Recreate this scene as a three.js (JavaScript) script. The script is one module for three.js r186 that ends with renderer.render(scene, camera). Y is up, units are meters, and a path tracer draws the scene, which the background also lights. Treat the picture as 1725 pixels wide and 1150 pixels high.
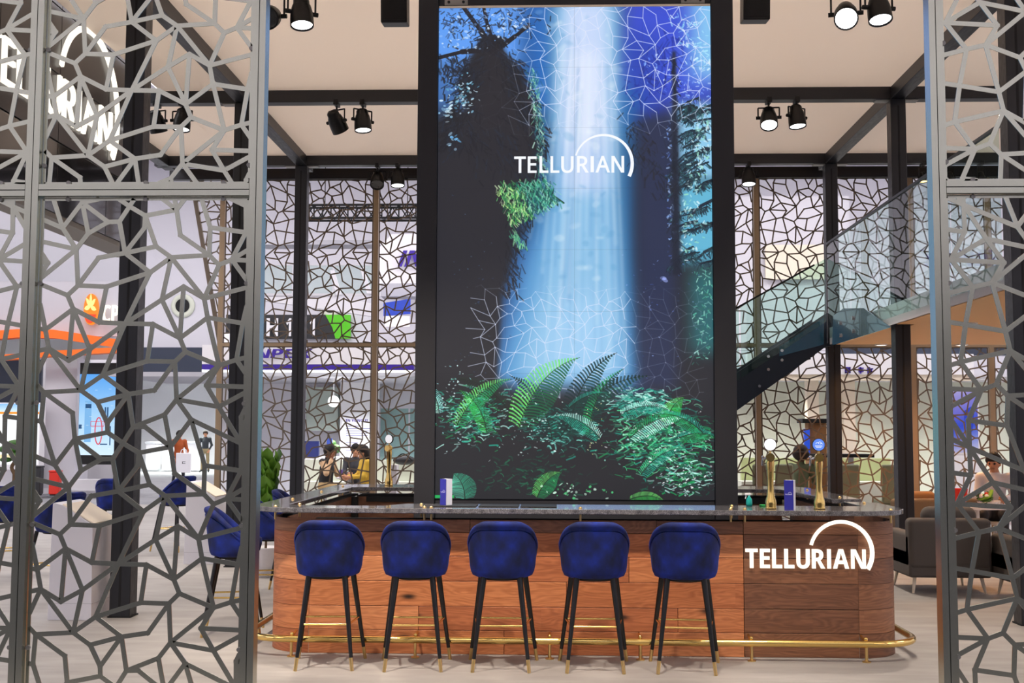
import * as THREE from 'three';
import { mergeGeometries, mergeVertices, toCreasedNormals } from 'three/addons/utils/BufferGeometryUtils.js';
import { RoundedBoxGeometry } from 'three/addons/geometries/RoundedBoxGeometry.js';
import { TextGeometry } from 'three/addons/geometries/TextGeometry.js';
import { FontLoader } from 'three/addons/loaders/FontLoader.js';
import { MarchingCubes } from 'three/addons/objects/MarchingCubes.js';
import { RectAreaLightUniformsLib } from 'three/addons/lights/RectAreaLightUniformsLib.js';

RectAreaLightUniformsLib.init();
const scene = new THREE.Scene();
scene.background = new THREE.Color(0x0b0c0e);

// ---------- camera ----------
const camera = new THREE.PerspectiveCamera(2 * Math.atan(575 / 2000) * 180 / Math.PI, 1725 / 1150, 0.1, 200);
camera.position.set(0, 1.6, 0);
camera.rotation.order = 'YXZ';
camera.rotation.set(0.076, 0.0345, 0.0037);
scene.add(camera);

const renderer = new THREE.WebGLRenderer({ antialias: true });
renderer.toneMapping = THREE.LinearToneMapping;
renderer.toneMappingExposure = 1.0;
renderer.shadowMap.enabled = true;

// ---------- large hall lights (the high luminous ceiling panels) ----------
const HALL = { x0: -27, x1: 22, z0: 9, z1: -57, top: 13 };
const HALL_PANELS = [];
for (const x of [-20, -10.5, -1, 8.5, 17]) for (const z of [3, -11, -25, -39, -51]) HALL_PANELS.push([x, z]);
const HALL_LEVEL = 7.6;
for (const [x, z] of HALL_PANELS) {
  const l = new THREE.RectAreaLight(new THREE.Color(1.0, 0.97, 0.97), HALL_LEVEL, 5, 5);
  l.position.set(x, HALL.top - 0.32, z); l.lookAt(x, 0, z); l.castShadow = true; l.name = 'hall_light'; scene.add(l);
}

// ---------- helpers ----------
let seed = 12345;
const rnd = () => { seed = (seed * 1664525 + 1013904223) >>> 0; return seed / 4294967296; };
const rr = (a, b) => a + (b - a) * rnd();
const V = (x, y, z) => new THREE.Vector3(x, y, z);
const C = (h) => new THREE.Color(h);
const taken = new Map();
function numbered(n) { const k = taken.get(n) ?? 0; taken.set(n, k + 1); return k ? `${n}_${String(k).padStart(3, '0')}` : n; }
// position of a thing read off the photograph at a measured depth (metres in front of the viewer)
const camR = new THREE.Matrix4().makeRotationFromEuler(camera.rotation);
function pt(x, y, d) { const r = V((x - 862.5) / 2000, -(y - 575) / 2000, -1).applyMatrix4(camR); return r.multiplyScalar(d / -r.z).add(camera.position); }

function shade(o) { o.traverse((m) => { if (m.isMesh) { m.castShadow = true; m.receiveShadow = true; } }); return o; }
function part(name, geo, mat, parent, label) {
  if (Array.isArray(geo)) geo = merge(geo);
  const m = new THREE.Mesh(geo, mat); m.name = name; m.castShadow = m.receiveShadow = true;
  if (label) m.userData.label = label;
  parent.add(m); return m;
}
function merge(list) { return mergeGeometries(list.map((g) => { const q = g.index ? g.toNonIndexed() : g; for (const k of Object.keys(q.attributes)) if (!['position', 'normal', 'uv', 'color'].includes(k)) q.deleteAttribute(k); return q; })); }
function thing(name, label, category, pos = [0, 0, 0], turn = 0, group) {
  const g = new THREE.Group(); g.name = numbered(name); g.position.set(...pos); g.rotation.y = turn;
  g.userData = { label, category }; if (group) g.userData.group = group; scene.add(g); return g;
}
function single(name, label, category, geo, mat, group) { const m = part(numbered(name), geo, mat, scene); m.userData.label = label; m.userData.category = category; if (group) m.userData.group = group; return m; }
function struct(name, geo, mat, label) { const m = part(name, geo, mat, scene); m.userData.kind = 'structure'; if (label) m.userData.label = label; return m; }
function copyOf(o, label, pos, turn = 0) {
  const c = o.clone(); c.name = numbered(o.name.replace(/_\d{3}$/, '')); c.userData = { ...o.userData, label };
  c.position.set(...pos); c.rotation.y = turn; scene.add(c); return c;
}
function uvScale(g, s = 1) { const u = g.attributes.uv; for (let i = 0; i < u.count; i++) u.setXY(i, u.getX(i) * s, u.getY(i) * s); return g; }
// box with uv in metres
function bx(w, h, d, x = 0, y = 0, z = 0) {
  const g = new THREE.BoxGeometry(w, h, d); const p = g.attributes.position, n = g.attributes.normal, u = g.attributes.uv;
  for (let i = 0; i < p.count; i++) {
    const a = Math.abs(n.getX(i)) > .5, b = Math.abs(n.getY(i)) > .5;
    u.setXY(i, a ? p.getZ(i) + z : p.getX(i) + x, b ? p.getZ(i) + z : p.getY(i) + y);
  }
  return g.translate(x, y, z);
}
const rb = (w, h, d, r = 0.01, x = 0, y = 0, z = 0, seg = 2) => new RoundedBoxGeometry(w, h, d, seg, Math.min(r, w / 2.01, h / 2.01, d / 2.01)).translate(x, y, z);
function rod(a, b, r0, r1 = r0, seg = 10) {
  const dir = b.clone().sub(a), L = dir.length(); const g = new THREE.CylinderGeometry(r1, r0, L, seg);
  g.translate(0, L / 2, 0).applyQuaternion(new THREE.Quaternion().setFromUnitVectors(V(0, 1, 0), dir.normalize())); return g.translate(a.x, a.y, a.z);
}
function bar3(a, b, w, t) { // flat bar in the xy plane between two points
  const dx = b[0] - a[0], dy = b[1] - a[1], L = Math.hypot(dx, dy); const g = new THREE.BoxGeometry(L, w, t);
  return g.rotateZ(Math.atan2(dy, dx)).translate((a[0] + b[0]) / 2, (a[1] + b[1]) / 2, 0);
}
const lathe = (pts, seg = 28) => new THREE.LatheGeometry(pts.map(([r, y]) => new THREE.Vector2(r, y)), seg);
function tube(pts, r, seg = 64, rs = 10, closed = false, tension = 0.5) { return new THREE.TubeGeometry(new THREE.CatmullRomCurve3(pts, closed, 'catmullrom', tension), seg, r, rs, closed); }
function roundPath(x0, z0, x1, z1, r, S = new THREE.Shape()) { // rectangle in shape coordinates with round corners
  S.moveTo(x0 + r, z0); S.lineTo(x1 - r, z0); S.absarc(x1 - r, z0 + r, r, -Math.PI / 2, 0); S.lineTo(x1, z1 - r); S.absarc(x1 - r, z1 - r, r, 0, Math.PI / 2);
  S.lineTo(x0 + r, z1); S.absarc(x0 + r, z1 - r, r, Math.PI / 2, Math.PI); S.lineTo(x0, z0 + r); S.absarc(x0 + r, z0 + r, r, Math.PI, Math.PI * 1.5); return S;
}
function extr(shape, depth, bevel = 0, seg = 12) { return new THREE.ExtrudeGeometry(shape, { depth, bevelEnabled: bevel > 0, bevelThickness: bevel, bevelSize: bevel, bevelOffset: -bevel, bevelSegments: 2, curveSegments: seg }); }

// ---------- procedural textures ----------
function hash2(x, y, s) { let h = Math.imul(x, 374761393) ^ Math.imul(y, 668265263) ^ Math.imul(s, 2246822519); h = Math.imul(h ^ (h >>> 13), 1274126177); return ((h ^ (h >>> 16)) >>> 0) / 4294967296; }
function vnoise(x, y, per, s) { // periodic value noise
  const xi = Math.floor(x), yi = Math.floor(y), fx = x - xi, fy = y - yi, u = fx * fx * (3 - 2 * fx), v = fy * fy * (3 - 2 * fy);
  const w = (a) => ((a % per) + per) % per;
  const a = hash2(w(xi), w(yi), s), b = hash2(w(xi + 1), w(yi), s), c = hash2(w(xi), w(yi + 1), s), d = hash2(w(xi + 1), w(yi + 1), s);
  return (a + (b - a) * u) * (1 - v) + (c + (d - c) * u) * v;
}
function fbm(u, v, base, oct, s) { let t = 0, a = 0.5, p = base; for (let i = 0; i < oct; i++) { t += a * vnoise(u * p, v * p, p, s + i); a *= 0.5; p *= 2; } return t; }
function tex(w, h, fn, srgb = true) {
  const data = new Uint8Array(w * h * 4);
  for (let y = 0; y < h; y++) for (let x = 0; x < w; x++) { const c = fn(x / w, y / h, x, y), i = (y * w + x) * 4; data[i] = Math.max(0, Math.min(255, c[0])); data[i + 1] = Math.max(0, Math.min(255, c[1])); data[i + 2] = Math.max(0, Math.min(255, c[2])); data[i + 3] = 255; }
  const t = new THREE.DataTexture(data, w, h); t.wrapS = t.wrapT = THREE.RepeatWrapping; t.magFilter = THREE.LinearFilter; t.minFilter = THREE.LinearFilter; if (srgb) t.colorSpace = THREE.SRGBColorSpace; t.needsUpdate = true; return t;
}
function rep(t, x, y) { t.repeat.set(x, y); return t; }
function canvasTex(w, h, draw) { const c = document.createElement('canvas'); c.width = w; c.height = h; const g = c.getContext('2d'); draw(g, w, h); const t = new THREE.CanvasTexture(c); t.colorSpace = THREE.SRGBColorSpace; return t; }

const std = (o) => new THREE.MeshStandardMaterial(o);
const phy = (o) => new THREE.MeshPhysicalMaterial(o);

// booth floor: pale screed vinyl with soft streaks
const floorTex = rep(tex(512, 512, (u, v) => { const n = fbm(u, v, 4, 6, 3), m = fbm(u, v * 4 % 1, 8, 4, 9), k = (n - .5) * 46 + (m - .5) * 26; return [152 + k, 147 + k, 143 + k]; }), 1 / 3.2, 1 / 3.2);
const graniteTex = rep(tex(512, 512, (u, v, x, y) => { const n = fbm(u, v, 16, 4, 21), s = hash2(x >> 1, y >> 1, 5), q = hash2(x, y, 8); const k = 104 + (n - .5) * 70 + (s > .9 ? 80 : s < .25 ? -26 : 0) + (q - .5) * 34; return [k + 2, k, k + 3]; }), 1 / 0.45, 1 / 0.45);
function woodTex(base, dark, s) {
  return tex(512, 256, (u, v) => {
    const w = fbm(u, v, 3, 4, s) * 1.5, g1 = fbm((u * .25 + w * .015) % 1, v, 24, 4, s + 7), ring = Math.sin((v * 13 + w * 6.5 + fbm(u, v, 2, 3, s + 3) * 5) * 6.283) * .5 + .5;
    const fine = vnoise(u * 24, v * 256, 256, s + 11);
    let t = .46 * ring * .6 + .55 * g1 + .26 * fine - .08; t = Math.max(0, Math.min(1, t));
    const kx = .32 + .4 * hash2(s, 1, 2), ky = .35 + .3 * hash2(s, 2, 2), kd = Math.hypot((u - kx) * 2.4, (v - ky) * 1.6); const knot = (s % 3 === 0) ? Math.exp(-kd * kd * 190) : 0;
    const m = Math.max(0, 1 - knot * .8);
    return [0, 1, 2].map((i) => (base[i] * (1 - t) + dark[i] * t) * m);
  });
}
const WOOD_WARM = [[[222, 146, 96], [152, 84, 48]], [[212, 134, 86], [140, 76, 44]], [[230, 156, 106], [160, 94, 58]], [[202, 124, 80], [130, 70, 42]]].map(([a, b], i) => std({ map: woodTex(a, b, 30 + i), roughness: .5 }));
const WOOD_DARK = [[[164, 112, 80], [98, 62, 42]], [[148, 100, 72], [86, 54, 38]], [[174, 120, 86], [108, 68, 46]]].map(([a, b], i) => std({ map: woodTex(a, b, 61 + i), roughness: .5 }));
const velvetTex = rep(tex(256, 256, (u, v) => { const n = fbm(u, v, 5, 5, 77), k = .72 + (n - .5) * .95; return [10 * k, 40 * k, 138 * k]; }), 1.6, 1.6);
const grainTex = rep(tex(256, 256, (u, v) => { const n = vnoise(u * 8, v * 200, 256, 4), k = 205 + (n - .5) * 70; return [k, k, k]; }, false), 1, 1);
const fabricBump = rep(tex(128, 128, (u, v, x, y) => { const k = ((x >> 1) + (y >> 1)) % 2 ? 180 : 120; return [k, k, k]; }, false), 40, 40);
const carpetTex = rep(tex(256, 256, (u, v, x, y) => { const n = fbm(u, v, 8, 4, 41), q = hash2(x, y, 3), k = (n - .5) * 30 + (q - .5) * 26; return [150 + k, 150 + k, 154 + k]; }), .5, .5);

const M = {
  floor: std({ map: floorTex, roughness: .62 }),
  carpet: std({ map: carpetTex, roughness: .95 }),
  granite: phy({ map: graniteTex, roughness: .12, clearcoat: .6, clearcoatRoughness: .05 }),
  velvet: phy({ map: velvetTex, roughness: .85, sheen: .7, sheenColor: C(0x2f68d8), sheenRoughness: .4 }),
  blackLeg: std({ color: 0x0c0c10, roughness: .35 }),
  brass: std({ color: new THREE.Color(.86, .60, .2), metalness: 1, roughness: .16 }),
  brassSatin: std({ color: new THREE.Color(.76, .53, .22), metalness: 1, roughness: .3 }),
  black: std({ color: 0x1b1b22, roughness: .62 }),
  beam: std({ color: 0x202127, roughness: .5, roughnessMap: grainTex }),
  soot: std({ color: 0x0a0a0c, roughness: .7 }),
  lamp: std({ color: 0x121215, roughness: .42, metalness: .3 }),
  champagne: std({ color: new THREE.Color(.50, .505, .425), metalness: 1, roughness: .27 }),
  gold: std({ color: new THREE.Color(.40, .29, .18), metalness: .7, roughness: .38 }),
  bronze: std({ color: new THREE.Color(.17, .13, .095), metalness: .3, roughness: .5 }),
  bracket: std({ color: 0x8d8b88, metalness: .7, roughness: .4 }),
  white: std({ color: 0xeceaee, roughness: .6 }),
  wall: std({ color: 0xd8d6de, roughness: .8 }),
  aisle: std({ color: 0x3a3a40, roughness: .95 }),
  dimWall: std({ color: 0x4a4a50, roughness: .8 }),
  hallgrey: std({ color: 0xb9b8c0, roughness: .85 }),
  ceilFabric: phy({ color: new THREE.Color(.92, .84, .755), roughness: 1, transmission: .45, thickness: 0, bumpMap: fabricBump, bumpScale: .0005, side: THREE.DoubleSide }),
  cream: std({ color: 0xf3e6d2, roughness: .55 }),
  plinth: std({ color: 0xdad8df, roughness: .55 }),
  navy: std({ color: 0x2e3648, roughness: .4 }),
  orange: std({ color: 0xf0701c, roughness: .5 }),
  purple: std({ color: 0x3a1c9c, roughness: .5 }),
  blue: std({ color: 0x2a4fd8, roughness: .5 }),
  green: std({ color: 0x59c714, roughness: .5 }),
  signBlack: std({ color: 0x242427, roughness: .5 }),
  soffit: std({ color: 0xf2c48a, roughness: .6 }),  // orange glow of the lamps put into this colour
  fascia: phy({ color: 0x3f3a3a, roughness: .34, clearcoat: .35, clearcoatRoughness: .12 }),
  fasciaGloss: phy({ color: 0x101012, roughness: .12, clearcoat: 1, clearcoatRoughness: .06 }),
  fasciaEdge: std({ color: 0x84807a, roughness: .6 }),
  glass: phy({ color: 0xf2faf7, roughness: .02, transmission: 1, thickness: 0, ior: 1.5 }),
  glassPale: phy({ color: 0xd8efea, roughness: .02, transmission: 1, thickness: 0 }),
  glassGreen: phy({ color: 0xc6e6da, roughness: .02, transmission: 1, thickness: 0, ior: 1.7 }),
  steel: std({ color: 0x28303c, metalness: .5, roughness: .35 }),
  stringer: phy({ color: 0x24506c, roughness: .2, clearcoat: .6 }),
  chrome: std({ color: 0xc9c9cc, metalness: 1, roughness: .12 }),
  sofa: std({ color: 0x5a5450, roughness: .9, bumpMap: fabricBump, bumpScale: .0006 }),
  tan: std({ color: 0x9c7044, roughness: .8 }),
  leaf: std({ color: 0x6aa02c, roughness: .45, side: THREE.DoubleSide }),
  leafDark: std({ color: 0x2e5a18, roughness: .5, side: THREE.DoubleSide }),
  bark: std({ color: 0x5a4630, roughness: .9 }),
  red: std({ color: 0xd42a18, roughness: .5 }),
  boxBlue: std({ color: 0x2c2e96, roughness: .5 }),
  paper: std({ color: 0xdfe2ee, roughness: .7 }),
  bench: std({ color: 0xd8dccc, roughness: .8 }),
  meshChair: std({ color: 0x7e826a, roughness: .8 }),
  poleWhite: std({ color: 0xd6d4d8, roughness: .5 }),
};
const glow = (hex, k) => std({ color: 0x111111, emissive: C(hex), emissiveIntensity: k, roughness: .6 });
M.signGlow = glow(0xfff6e6, 1.35);
M.lensOn = glow(0xffffff, 6);
M.lensOff = phy({ color: 0x2b2c30, roughness: .1, clearcoat: 1 });
M.lensWarm = glow(0xffc27a, 6);
M.down = glow(0xffffff, 2.2);
M.panelGlow = glow(0xfff7f7, 2.2);
const font = await new FontLoader().loadAsync('fonts/droid/droid_sans_bold.typeface.json');
const fontR = await new FontLoader().loadAsync('fonts/droid/droid_sans_regular.typeface.json');
// every letter a mesh of its own, the word scaled to width x capital height; slant leans it
function lettering(parent, word, width, cap, depth, mat, slant = 0, bevel = 0, f = font) {
  const gs = []; let x = 0; const ref = new TextGeometry('T', { font: f, size: 1, depth: 1 }); ref.computeBoundingBox(); const capH = ref.boundingBox.max.y;
  for (const ch of word) {
    if (ch === ' ') { x += .45; continue; }
    const g = new TextGeometry(ch === 'I' ? 'l' : ch, { font: f, size: 1, depth: 1, curveSegments: 5 }); g.computeBoundingBox(); if (ch === 'I') { g.scale(1, capH / g.boundingBox.max.y, 1); g.computeBoundingBox(); } const b = g.boundingBox;
    g.translate(-b.min.x + x, 0, 0); x += b.max.x - b.min.x + .13; gs.push([ch, g]);
  }
  const total = x - .13;
  for (const [ch, g] of gs) { g.scale(width / total, cap / capH, depth); if (slant) g.applyMatrix4(new THREE.Matrix4().makeShear(0, 0, slant, 0, 0, 0)); part('letter', g, mat, parent, `letter ${ch}`); }
}
function ringShape(cx, cy, R, t0, t1, a0, a1) { // tapering open ring from angle a0 round to a1
  const s = new THREE.Shape(), n = 48, pts = [];
  for (let i = 0; i <= n; i++) { const a = a0 + (a1 - a0) * i / n; pts.push([cx + R * Math.cos(a), cy + R * Math.sin(a)]); }
  for (let i = n; i >= 0; i--) { const a = a0 + (a1 - a0) * i / n, t = t0 + (t1 - t0) * i / n; pts.push([cx + (R - t) * Math.cos(a), cy + (R - t) * Math.sin(a)]); }
  s.moveTo(...pts[0]); pts.slice(1).forEach((p) => s.lineTo(...p)); s.closePath(); return s;
}
function logo(parent, w, cap, depth, mat, f = font, t0 = .026, t1 = .036) {
  lettering(parent, 'TELLURIAN', w, cap, depth, mat, 0, 0, f);
  part('ring', extr(ringShape(w * .8, cap * .82, w * .272, w * t0, w * t1, 2.9, -.56), depth, 0, 4), mat, parent, 'tapering open ring');
}
// ---------- the cut-metal lattice: one repeating cell of 1.23 m, nodes in metres, edges as [from, to, cells right, cells down] ----------
const CELL = 1.23;
const NODE = {1:[-0.645,0.308],2:[-0.570,0.196],3:[-0.509,0.279],4:[-0.546,0.442],5:[-0.346,0.341],6:[-0.295,0.421],7:[-0.211,0.372],8:[-0.312,0.176],9:[-0.451,0.151],10:[-0.555,0.006],11:[-0.404,0.000],12:[-0.608,-0.045],13:[-0.576,-0.116],14:[-0.717,0.125],15:[-0.779,0.023],17:[-0.719,-0.224],18:[-0.178,0.074],19:[-0.150,0.210],20:[-0.047,0.403],21:[-0.024,0.269],22:[-0.069,0.153],23:[0.130,0.164],24:[0.132,0.309],25:[0.320,0.283],26:[0.249,0.141],27:[0.317,0.422],28:[0.315,-0.673],29:[-0.803,0.248],30:[0.182,0.113],31:[0.353,0.001],33:[0.109,-0.062],34:[0.313,-0.190],35:[0.284,-0.379],36:[-0.698,-0.322],37:[-0.772,-0.492],38:[0.383,-0.520],39:[0.131,-0.511],40:[0.198,-0.621],41:[-0.725,-0.698],42:[0.056,-0.687],43:[0.000,0.000],44:[0.129,-0.161],45:[-0.112,-0.068],46:[-0.013,-0.268],47:[-0.301,-0.192],48:[-0.591,-0.384],49:[-0.523,-0.538],50:[-0.482,-0.325],51:[-0.438,-0.186],52:[-0.410,-0.459],53:[-0.274,-0.557],54:[-0.180,-0.386],55:[-0.716,-0.549],56:[-0.434,-0.599],57:[-0.562,-0.655],58:[-0.377,-0.754],59:[-0.244,-0.726],60:[-0.184,-0.724],61:[-0.082,-0.662],62:[-0.022,-0.584],63:[-0.035,-0.389],64:[0.194,-0.408],65:[-0.139,-0.537],66:[0.017,-0.338],67:[-0.156,-0.195],105:[-0.406,0.339],107:[-0.213,0.308],158:[-0.379,-0.706]};
const EDGE = [];
{
  const e = (a, s, di = 0, dj = 0) => s.split(' ').forEach((b) => EDGE.push([a, +b, di, dj]));
  e(1, '2 4'); e(1, '27', -1); e(1, '41', 0, -1); e(2, '3 10 15 29'); e(3, '4 105'); e(4, '105'); e(4, '57 58', 0, -1); e(5, '105 6 8'); e(6, '7'); e(6, '58 59', 0, -1);
  e(7, '107 19 20'); e(107, '8'); e(8, '9 18 19'); e(9, '10'); e(10, '11 12'); e(11, '18 51'); e(12, '13 15'); e(13, '17 48 50 51'); e(14, '15 29'); e(14, '26', -1);
  e(15, '17'); e(15, '31', -1); e(17, '36'); e(17, '34', -1); e(18, '22 47'); e(19, '22'); e(20, '21'); e(20, '60 61 42', 0, -1); e(21, '23'); e(22, '23 45 33'); e(23, '24 30');
  e(24, '25'); e(24, '42', 0, -1); e(25, '26 27'); e(26, '29', 1); e(26, '30 31'); e(27, '29', 1); e(27, '28 40 42', 0, -1); e(30, '33'); e(31, '33 34'); e(33, '43 44');
  e(34, '44 35'); e(35, '64 38'); e(35, '36', 1); e(36, '37 48 49'); e(37, '55'); e(37, '38', -1); e(38, '39 40 28'); e(39, '64 40'); e(40, '62'); e(41, '55'); e(41, '28', -1);
  e(42, '62'); e(43, '45 46'); e(44, '46 64'); e(45, '46 47'); e(46, '66 67'); e(47, '50 51 52 67'); e(48, '50'); e(49, '50 52 55 56'); e(52, '53 54'); e(53, '56 158 59 65');
  e(54, '63 67'); e(55, '57'); e(56, '158'); e(158, '58'); e(59, '60 61'); e(61, '62'); e(62, '63 64'); e(63, '65 66'); e(64, '66');
}
// lattice sheet filling [x0,x1] x [y0,y1]; ox, oy is where node 43 falls; keep() may cut the sheet along further straight lines
function latticeGeo(x0, x1, y0, y1, ox, oy, w, t, cuts = [], border = .018) {
  const out = [], planes = [[1, 0, -x0], [-1, 0, x1], [0, 1, -y0], [0, -1, y1], ...cuts];
  const clip = (a, b) => { let s = 0, e = 1; for (const [p, q, r] of planes) { const fa = p * a[0] + q * a[1] + r, fb = p * b[0] + q * b[1] + r; if (fa < 0 && fb < 0) return null; if (fa < 0) s = Math.max(s, fa / (fa - fb)); if (fb < 0) e = Math.min(e, fa / (fa - fb)); } return e - s < 1e-3 ? null : [[a[0] + (b[0] - a[0]) * s, a[1] + (b[1] - a[1]) * s], [a[0] + (b[0] - a[0]) * e, a[1] + (b[1] - a[1]) * e]]; };
  const inside = (p) => planes.every(([a, b, c]) => a * p[0] + b * p[1] + c > 0);
  const i0 = Math.floor((x0 - ox) / CELL) - 1, i1 = Math.ceil((x1 - ox) / CELL) + 1, j0 = Math.floor((oy - y1) / CELL) - 1, j1 = Math.ceil((oy - y0) / CELL) + 1;
  for (let i = i0; i <= i1; i++) for (let j = j0; j <= j1; j++) {
    const at = (n, di = 0, dj = 0) => [ox + NODE[n][0] + (i + di) * CELL, oy + NODE[n][1] - (j + dj) * CELL];
    EDGE.forEach(([a, b, di, dj], k) => { const c = clip(at(a), at(b, di, dj)); if (c) out.push(bar3(c[0], c[1], w, t * (1 - .012 * (k % 9)))); });
    for (const n in NODE) { const p = at(n); if (inside(p)) out.push(new THREE.CylinderGeometry(w * .62, w * .62, t * 1.06, 6).rotateX(Math.PI / 2).translate(p[0], p[1], 0)); }
  }
  if (border) { const b = border; for (const [p, q] of [[[x0, y0], [x1, y0]], [[x0, y1], [x1, y1]], [[x0, y0], [x0, y1]], [[x1, y0], [x1, y1]]]) { const c = clip(p, q); if (c) out.push(bar3(c[0], c[1], b, t)); } }
  return merge(out);
}

// ---------- the hall (setting) ----------
struct('floor', bx(24, .12, 21, -1, -.06, -15.2), M.floor, 'pale screed-look booth floor');
struct('floor_aisle', bx(24, .12, 13.6, -1, -.06, 2.15), M.aisle, 'unseen aisle floor before the booth, made dark to darken lattice reflections');  // out of view; darkened so the lattice does not mirror pale floor
struct('floor_hall', bx(60, .12, 72, -2.5, -.2, -24), M.carpet, 'grey hall floor beyond the booth');
{
  const { x0, x1, z0, z1, top } = HALL, w = x1 - x0, l = z0 - z1, cx = (x0 + x1) / 2, cz = (z0 + z1) / 2;
  struct('ceiling_hall', bx(w, .3, l, cx, top + .15, cz), M.wall);
  struct('wall_left', bx(.3, top, l, x0 - .15, top / 2, cz), M.wall);
  struct('wall_right', bx(.3, top, l, x1 + .15, top / 2, cz), M.wall);
  struct('wall_front', bx(w, top, .3, cx, top / 2, z0 + .15), M.wall);
  { const t = thing('exhibition_stand', 'added unseen dark wall behind the camera, darkens lattice reflections', 'stand'); part('wall', bx(30, 4.3, .4, cx, 2.15, z0 - .6), M.dimWall, t);  }  // unseen wall added so the lower lattice reflects something dark
  struct('wall_back', [bx(w, top - 4.3, .5, cx, 4.3 + (top - 4.3) / 2, -48.6), bx(30.5, 4.3, .5, 6.75, 2.15, -48.6)], M.wall, 'white end wall of the hall');
  struct('wall_recess', [bx(w, 4.6, .3, cx, 2.3, -56), bx(.3, 4.6, 7.5, -8.6, 2.3, -52.4)], M.white, 'white wall of the lit recess');
  struct('ceiling_recess', bx(w, .2, 7.6, cx, 4.45, -52.3), M.wall);
  const panel = (x, z) => { const t = thing('hall_light_panel', 'square luminous panel in the high hall ceiling', 'light panel', [x, top, z], 0, 'hall ceiling light panels'); part('frame', [bx(5.2, .12, .1, 0, -.06, 2.55), bx(5.2, .12, .1, 0, -.06, -2.55), bx(.1, .12, 5, 2.55, -.06, 0), bx(.1, .12, 5, -2.55, -.06, 0)], M.hallgrey, t); part('diffuser', bx(5, .04, 5, 0, -.2, 0), M.panelGlow, t); };
  HALL_PANELS.forEach(([x, z]) => panel(x, z));
}

// ---------- booth frame ----------
const PX = [-3.77, 4.1], PZ = [-6.6, -10.3, -14.1, -17.5], BY = 5.645;
const bolt = new THREE.CylinderGeometry(.012, .012, .012, 8).rotateX(Math.PI / 2);
function post(x, z, label) {
  const t = thing('frame_post', label, 'post', [x, 0, z], 0, 'black booth frame posts');
  part('column', rb(.18, 5.57, .18, .008, 0, 2.785, 0), M.beam, t);
  part('groove', bx(.02, 5.4, .004, 0, 2.785, .0905), M.soot, t); part('base_plate', bx(.2, .012, .2, 0, .006, 0), M.soot, t);
  for (const s of [-1, 1]) part('corner_bracket', bx(.16, .012, .12, s * .17, 5.562, 0), M.bracket, t, 'grey joint plate');
}
post(PX[0], PZ[0], 'black square frame post nearest the camera on the left'); post(PX[1], PZ[0], 'black square frame post nearest the camera on the right');
post(-3.715, PZ[1], 'thick black post with visible foot behind the white lectern stand'); post(4.01, PZ[1], 'black post at the right edge beside the grey sofa');
post(PX[0], PZ[2], 'black post half hidden behind the pewter screen, left of the leafy plant'); post(PX[1], PZ[2], 'tall black post standing at the right end of the bar counter');
post(PX[0], PZ[3], 'black post behind the back left corner of the bar, right of the leafy plant'); post(PX[1], PZ[3], 'black post behind the stair glass, between the brass taps and the right bar end');
{
  const beam = (name, geo, label) => single(name, label, 'beam', geo, M.beam, 'black ceiling frame beams');
  const words = ['nearest the camera', 'holding the speakers, nearest above the screen tower', 'at mid depth with four spotlights', 'at the back holding the small spotlights'];
  PZ.forEach((z, i) => beam('cross_beam', i < 2 ? rb(13, .15, .16, .006, 1.7, BY, z) : rb(14.2, .15, .16, .006, 1.1, BY, z), `black cross beam under the ceiling, ${words[i]}`));
  const side = ['along the far left edge of the ceiling', 'running back over the left posts', 'running back over the right posts', 'along the far right edge of the ceiling'];
  [-5.86, PX[0], PX[1], 8.1].forEach((x, i) => beam('long_beam', i ? rb(.16, .15, 15.4, .006, x, BY, -10.2) : rb(.16, .15, 3.6, .006, x, BY, -15.95), `black ceiling beam ${side[i]}`));
  beam('header_beam', rb(14.2, .17, .14, .006, 1.1, 5.6, -18.2), 'black header beam on top of the back lattice screens');
}
struct('ceiling', [bx(12.9, .02, 14.9, 1.65, 5.75, -10.2), bx(1.1, .02, 3.5, -5.35, 5.75, -15.9)], M.ceilFabric, 'cream stretched fabric ceiling');
struct('trim_1', bx(14, .03, .55, 1.1, 5.75, -17.95), M.soffit, 'strip of ceiling behind the back beam, warm light put into its colour');  // warm light on this ceiling strip is painted in by its material

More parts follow.
